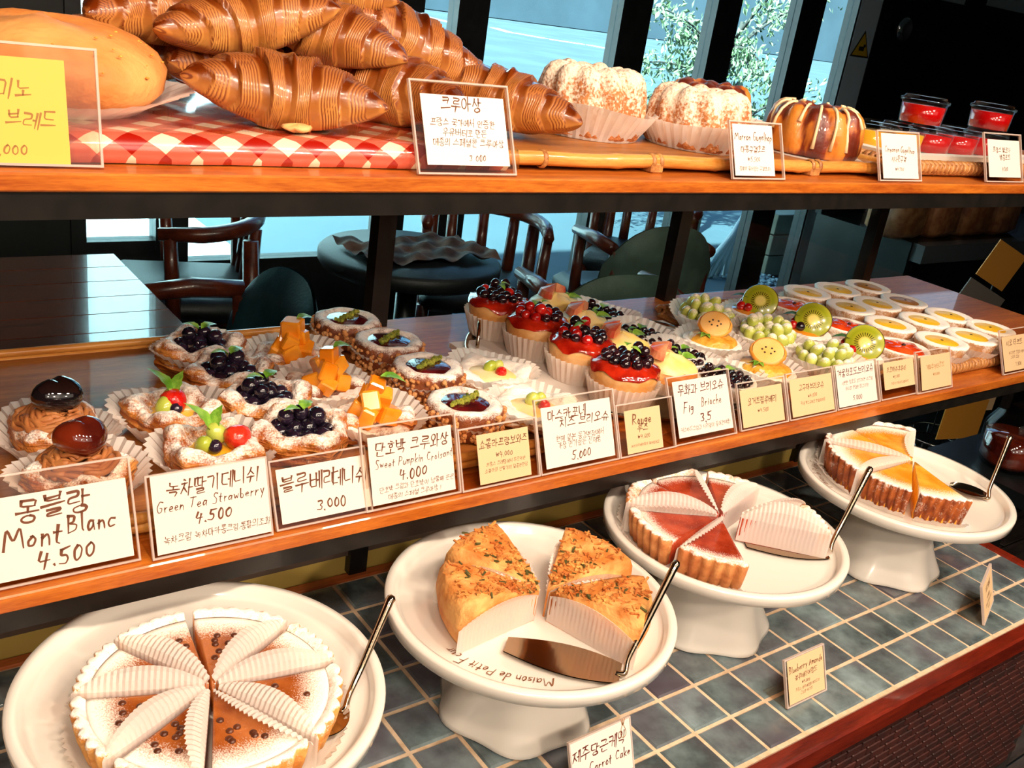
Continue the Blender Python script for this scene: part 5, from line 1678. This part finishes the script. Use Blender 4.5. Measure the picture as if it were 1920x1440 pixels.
tri = lambda s, y: (np.array([(-s, y, -s * .6), (s, y, -s * .6), (0, y, s * 1.05), (-s, y + .03, -s * .6), (s, y + .03, -s * .6), (0, y + .03, s * 1.05)]), [(0, 1, 2), (5, 4, 3), (0, 3, 4, 1), (1, 4, 5, 2), (2, 5, 3, 0)])
put('border', tri(1.75, 0), 'sticker_black', st, smooth=False)
put('yellow_face', tri(1.45, -.04), 'sticker_yellow', st, smooth=False)
put('symbol', join(box(-.5, .4, -.10, -.05, -.35, .1), box(.25, .6, -.10, -.05, .05, .35)), 'sticker_black', st, smooth=False)

# ------------------------------------------------------------------ outside
gr = put('ground', box(-500, 1500, WY + 3, 1700, FL - 2.5, FL - 1.0), 'street', None, smooth=False); gr['kind'] = 'structure'
fc = put('far_building', box(-600, 1500, 1000, 1030, FL, 260), 'facade', None, smooth=False)
tag(fc, 'pale blue-grey building across the street behind the windows', 'building')
pv = put('pavement', box(-120, 29, WY + 3.2, 135, FL - 1.0, FL - .8), 'concrete', None, smooth=False); pv['kind'] = 'structure'
dash = [((483.6, 827), (466, 738)), ((514, 741), (494, 688)), ((501, 694), (512, 662)), ((512, 658), (536, 641)), ((541, 640), (541, 618))]  # white dashes imitate tube light reflections in the window glass
for k, (a, b) in enumerate(dash):
    d = np.array(b, float) - np.array(a, float); L = np.linalg.norm(d)
    o = put('reflection_dash', box(-L / 2, L / 2, -4.5, 4.5, 0, .4), 'reflection_white', None, ((a[0] + b[0]) / 2, (a[1] + b[1]) / 2, FL - .98), (0, 0, math.atan2(d[1], d[0])), smooth=False)
    tag(o, 'white dash standing in for a tube light reflection, %s from the left' % ('first', 'second', 'third', 'fourth', 'fifth')[k], 'imitated reflection', 'dashes standing in for reflections')
lw = put('white_wall_side', box(-80, 70, 135, 160, FL - .9, 110, 1.0), 'sunlit_wall', None, smooth=False)  # white wall block, set back and enlarged so the tabletop mirrors it
lw.name = 'white_wall_block'
tag(lw, 'bright sunlit white wall outside the left windows', 'wall')

tr = thing('street_tree', 'small pale-leaved tree outside the window beside the dark door', 'tree', (104, 94, FL - 1))
put('trunk', tube([(0, 0, 0), (.5, 0, 10), (-.5, .5, 20), (1, 0, 32)], [.9, .7, .5, .3], 8), 'bark', tr)
r = random.Random(11)
lv = []
tips = []
for k in range(26):
    a = r.uniform(0, 2 * PI); z0_ = r.uniform(13, 30); L = r.uniform(8, 20)
    p0 = np.array((0, 0, z0_)); d = np.array((math.cos(a), .55 * math.sin(a), r.uniform(-.25, .6)))
    pts = [p0 + d * L * t + np.array((0, 0, 1.8 * math.sin(2.5 * t) - 2.5 * t * t)) for t in np.linspace(0, 1, 7)]
    put('branch', tube(pts, [.28, .24, .2, .16, .12, .09, .06], 5), 'bark', tr)
    for q in pts[2:]:
        for _ in range(26):
            c = q + np.array((r.gauss(0, 1.5), r.gauss(0, 1.3), r.gauss(0, 1.1)))
            s = r.uniform(.35, .75)
            g = (np.array([(-s, 0, 0), (0, -s * .45, .1), (s, 0, 0), (0, s * .45, .1)]), [(0, 1, 2, 3)])
            lv.append(move(g, c, r.uniform(0, 3), r.uniform(0, 3), r.uniform(0, 6)))
put('foliage', join(*lv), 'leaf', tr, kind='stuff', smooth=False)

pa = thing('folded_parasol', 'folded white parasol leaning outside the window behind the green chairs', 'parasol', (88.5, 74, FL - 1))
for k in range(5):
    x = -3.6 + k * 1.5
    put('cloth_fold', tube([(x, -.4 * (k % 2), .2), (x * .62 + .6, 0, 2.8), (x * .22 + 1.6, 0, 5.6), (2.2, 0, 8.6)], [.42, .5, .42, .2], 8), 'parasol_cloth', pa)
put('pole', tube([(1.2, .3, 0), (2.2, 0, 8), (3.4, 0, 17)], .22, 8), 'parasol_cloth', pa)
bf = thing('blue_bicycle_rack', 'light blue metal tube frame outside the middle window', 'frame', (76.5, 75, FL - 1))
put('long_tube', tube([(-5.5, 0, 3.6), (5, 0, 6.6)], .28, 8), 'blue_frame', bf)
put('cross_tube', tube([(-2, 0, 4.6), (2.5, .5, .3)], .22, 8), 'blue_frame', bf)
put('leg', tube([(-5.2, 0, 3.6), (-5.6, .4, 0)], .22, 8), 'blue_frame', bf)
put('leg', tube([(4.8, 0, 6.5), (5.4, .4, 0)], .22, 8), 'blue_frame', bf)
cr = thing('wooden_crate', 'pale wooden board box standing outside left of the door', 'crate', (99.0, 74, FL - 1))
for k in range(3):
    put('board', box(-3.6, 3.6, -2.0, 2.0, .3 + 2.9 * k, 3.05 + 2.9 * k, .08), 'crate_wood', cr, smooth=False)
put('base_board', box(-3.0, 3.0, -1.8, 1.8, 0, .35), 'chair_wood', cr, smooth=False)
pb = []
for k in range(240):
    pb.append(move(ball(.28, 6, 4, .7), (r.uniform(-4, 4), r.uniform(-2.5, 2.5), r.uniform(.1, .6)), 0, 0, r.uniform(0, 3), r.uniform(.5, 1.3)))
o = put('pebbles', join(*pb), 'pebble', None, (92.0, 70.5, FL - .95))
tag(o, 'pale pebbles on the ground outside the door window', 'pebbles', kind='stuff')

# ------------------------------------------------------------------ table and chairs
tb = thing('cafe_table', 'glossy brown wooden cafe table at the left behind the rack, mirroring the window', 'table', (-6.0, 35.0, FL))
for k in range(6):
    put('top_board', box(-13.0, 8.35, -6.0 + k * 2.3 + .0, -3.72 + k * 2.3, 13.2, 14.4, .03), 'table_wood', tb, smooth=False)
for x in (-11.5, 6.8):
    for y in (-4.6, 6.2):
        put('leg', box(x - .55, x + .55, y - .55, y + .55, 0, 13.2, .1), 'table_wood', tb, smooth=False)

def chair(x, y, rz, label, leather, seat='black_leather', padded=True):
    p = thing('armchair', label, 'chair', (x, y, FL), rz, 'wooden armchairs')
    for sx in (-1, 1):
        put('leg', tube([(sx * 4.7, 4.4, 0), (sx * 4.5, 4.1, 4.5), (sx * 4.4, 3.9, 8.0)], [.40, .55, .55], 8), 'chair_wood', p)
        put('leg', tube([(sx * 4.3, -5.2, 0), (sx * 4.1, -4.3, 7), (sx * 4.1, -4.0, 13.2)], [.40, .6, .5], 8), 'chair_wood', p)
        put('arm_post', tube([(sx * 4.5, 0.6, 8.0), (sx * 4.6, 0.9, 13.4)], [.5, .42], 8), 'chair_wood', p)
        put('stretcher', tube([(sx * 4.5, 4.2, 4.6), (sx * 4.2, -4.6, 4.6)], .35, 8), 'chair_wood', p)
    if padded:
        for sx in (-1, 1):
            put('arm_rail', tube([(sx * 4.6, 1.7, 13.4), (sx * 4.7, -1.5, 13.6), (sx * 4.5, -4.2, 13.4)], [.42, .55, .5], 10), 'chair_wood', p)
    else:
        a = np.linspace(0, PI, 16)
        rail = [(4.6, 1.6, 13.5)] + [(4.7 * math.cos(t), -1.0 - 3.9 * math.sin(t), 13.6 + .4 * math.sin(t)) for t in a] + [(-4.6, 1.6, 13.5)]
        put('arm_rail', tube(rail, [.40] + [.52] * 16 + [.40], 10), 'chair_wood', p)
    g = box(-4.7, 4.7, -4.6, 4.6, 7.6, 9.2, .5)
    put('seat', g, seat, p)
    if not padded:
        for q in (-2.4, 0, 2.4):
            put('spindle', tube([(q, -4.2, 8.6), (q * 1.05, -4.5, 13.6)], [.5, .42], 8), 'chair_wood', p)
        return p
    # padded back, curved, with rounded top
    n, m = 17, 9
    V = []
    for side in (0, 1):
        for i in range(n):
            u_ = -1 + 2 * i / (n - 1)
            hi = 15.6 - 3.6 * abs(u_) ** 3.0
            lo = 8.6 + .8 * abs(u_) ** 3
            for j in range(m):
                q = j / (m - 1)
                ed = min(1, 4 * min(q, 1 - q) + .12) * min(1, 4 * (1 - abs(u_)) + .12)
                yy = -4.9 + 1.5 * u_ * u_ - .5 * q
                V.append((u_ * 5.1, yy + (.75 * ed if side == 0 else -.55 * ed), lo + (hi - lo) * q))
    ga = grid(np.array(V[:n * m]), n, m); gb = grid(np.array(V[n * m:]), n, m)
    put('backrest', join(ga, (gb[0], [f[::-1] for f in gb[1]])), leather, p)
    return p
chair(3.7, 34.2, PI / 2, 'armchair with teal leather back drawn up to the glossy table', 'teal_leather')
chair(31.5, 49.5, 2.6, 'open wooden armchair with bent brown arm rail in the middle of the room', 'black_leather', 'black_leather', False)
chair(30.8, 36.0, -.25, 'armchair with green leather back, the nearer of two', 'green_leather')
chair(43.8, 46.0, -.2, 'armchair with green leather back, the further one by the window', 'green_leather')
chair(53.5, 55.0, 2.2, 'dark wooden armchair close to the window front', 'black_leather', 'black_leather', False)
chair(9.5, 53.5, 1.3, 'armchair at the left window, seen behind the teal one', 'teal_leather', 'black_leather', False)
t2_ = thing('round_cafe_table', 'dark round cafe table with a wavy brown sheet behind the teal chair', 'table', (20.0, 41.5, FL))
put('top', lathe([(0, 13.2), (5.6, 13.2), (5.8, 13.5), (5.8, 14.0), (5.6, 14.2), (0, 14.2)], 40, cap=False), 'black_leather', t2_)
put('column', tube([(0, 0, .5), (0, 0, 13.2)], .7, 12), 'black_metal', t2_)
put('foot', lathe([(0, 0), (3.4, 0), (3.4, .3), (.8, .9), (0, .9)], 30, cap=False), 'black_metal', t2_)
n = 34
V = []
for i in range(n):
    for j in range(22):
        x = -4.6 + 9.4 * i / (n - 1); y = -2.6 + 5.2 * j / 21
        V.append((x, y, .28 + .16 * math.sin(x * 1.9 + y * 1.3) + .12 * math.sin(x * 3.3 - y * 2.7) + .08 * math.sin(y * 5 + x)))
o = put('brown_wavy_sheet', grid(np.array(V), n, 22), 'brown_wavy_sheet', None, (20.2, 41.2, FL + 14.32))  # wavy brown sheet stands in for a reflection in the rack's rear glass
tag(o, 'wavy brown sheet imitating a glass reflection, on the dark round table', 'cloth')

# ------------------------------------------------------------------ dark sales shelf at the right with packed bread
cb = thing('dark_sales_shelf', 'dark sales shelf at the right carrying packed bread and price tags', 'shelf', (62.0, 31.0, FL))
put('body', box(-5, 26, -1.0, 8.0, 0, 15.4), 'dark_cabinet', cb, smooth=False)
put('shelf_lip', box(-4.8, 12.5, -2.0, -1.0, 15.6, 17.0), 'cabinet_top', cb, smooth=False)
put('shelf_top', box(-5, 26, -1.0, 8, 15.4, 17.0), 'dark_cabinet', cb, smooth=False)
put('back_board', box(-5, 26, 7.6, 8.2, 17, 21), 'dark_cabinet', cb, smooth=False)
for k, (x, w) in enumerate(((57.6, 4.2), (62.3, 4.4), (67.0, 4.6), (71.8, 4.4))):
    p = thing('packed_loaf', 'loaf packed in clear film on the dark shelf, %s from the left' % ('first', 'second', 'third', 'fourth')[k], 'bread', (x, 32.2, FL + 17.0), .1 * (k % 2), 'packed loaves on the dark shelf')
    put('loaf', box(-w / 2, w / 2, -1.6, 1.6, 0, 3.6, .5), 'pickled', p)
    put('film', box(-w / 2 - .12, w / 2 + .12, -1.75, 1.75, 0, 3.8, .3), 'film', p, smooth=False)
def stem_card(name, x, y, z, w, h, m, lab, cat, tilt=0.0, yaw=-.25, base=FL + 4.8):
    p = thing(name, lab, cat, (x, y, base), yaw)
    hz = z - base
    put('card', move(box(-w / 2, w / 2, -.04, .04, -h / 2, h / 2), (0, 0, hz), ry=tilt), m, p, smooth=False)
    put('stem', tube([(0, .12, 0), (0, .12, hz)], .07, 6), 'black_metal', p)
    return p
stem_card('shelf_tag', 51.8, 20.5, 0.3, 2.6, 2.6, 'tag_orange', 'orange price tag on a stem at the right edge', 'tag', .4, -.4)
stem_card('shelf_tag', 51.0, 20.9, -2.6, 3.4, 2.8, 'tag_grey', 'grey card below the orange tag at the right edge', 'tag', .4, -.4)
# low black display below, seen under the middle shelf
lo_ = thing('low_display', 'low black display table seen below the middle shelf at the right', 'table', (52.0, 21.0, FL))
put('top', box(-9, 16, -5, 8, 4.2, 4.8), 'dark_cabinet', lo_, smooth=False)
put('body', box(-8, 15, -4, 7, 0, 4.2), 'dark_cabinet', lo_, smooth=False)
def basket(x, y, z, label):
    p = thing('wire_basket', label, 'basket', (x, y, z), .2, 'black wire baskets')
    for k, (rr_, zz) in enumerate(((1.9, .1), (2.1, .8), (2.3, 1.5))):
        put('ring', tube([(rr_ * math.cos(a), rr_ * math.sin(a) * .8, zz) for a in np.linspace(0, 2 * PI, 30)], .09, 6), 'chrome' if k == 2 else 'black_metal', p)
    for k in range(10):
        a = 2 * PI * k / 10
        put('rib', tube([(1.9 * math.cos(a), 1.52 * math.sin(a), .1), (2.3 * math.cos(a), 1.84 * math.sin(a), 1.5)], .06, 5), 'black_metal', p)
basket(45.5, 21.0, FL + 4.8, 'black wire basket, left of two under the shelf')
basket(50.4, 20.4, FL + 4.8, 'black wire basket, right of two under the shelf')
stem_card('display_card', 49.6, 18.6, -9.6, 3.6, 2.8, 'tag_orange', 'large yellow card on the low display under the shelf', 'card')
stem_card('display_card', 53.2, 19.4, -8.8, 2.4, 2.0, 'paper_cream', 'small pale card right of the yellow card under the shelf', 'card')
stem_card('display_card', 51.6, 17.4, -12.2, 2.4, 1.9, 'tag_grey', 'grey card below the yellow card under the shelf', 'card')
stem_card('display_card', 46.6, 17.2, -12.2, 2.8, 1.9, 'tag_grey', 'grey card leaning in front of the wire baskets', 'card')
gl = thing('glass_jar', 'clear glass jar with a brown drink at the right behind the cake stand', 'jar', (28.6, 6.6, -3.2))
put('jar_body', lathe([(0, 0), (1.0, 0), (1.25, .3), (1.3, 1.8), (1.0, 2.3), (.9, 2.5)], 24, cap=False), 'tub_plastic', gl)
put('contents', lathe([(0, .1), (.9, .1), (1.12, .35), (1.15, 1.4), (0, 1.4)], 20, cap=False), 'chestnut', gl)
sdt = thing('side_table', 'dark side table at the right holding the glass jar', 'table', (29.0, 6.5, FL))
put('top', box(-2.5, 3, -2.5, 2.5, 14.2, 14.8), 'dark_cabinet', sdt, smooth=False)
put('leg', box(-.5, .5, -.5, .5, 0, 14.2), 'dark_cabinet', sdt, smooth=False)
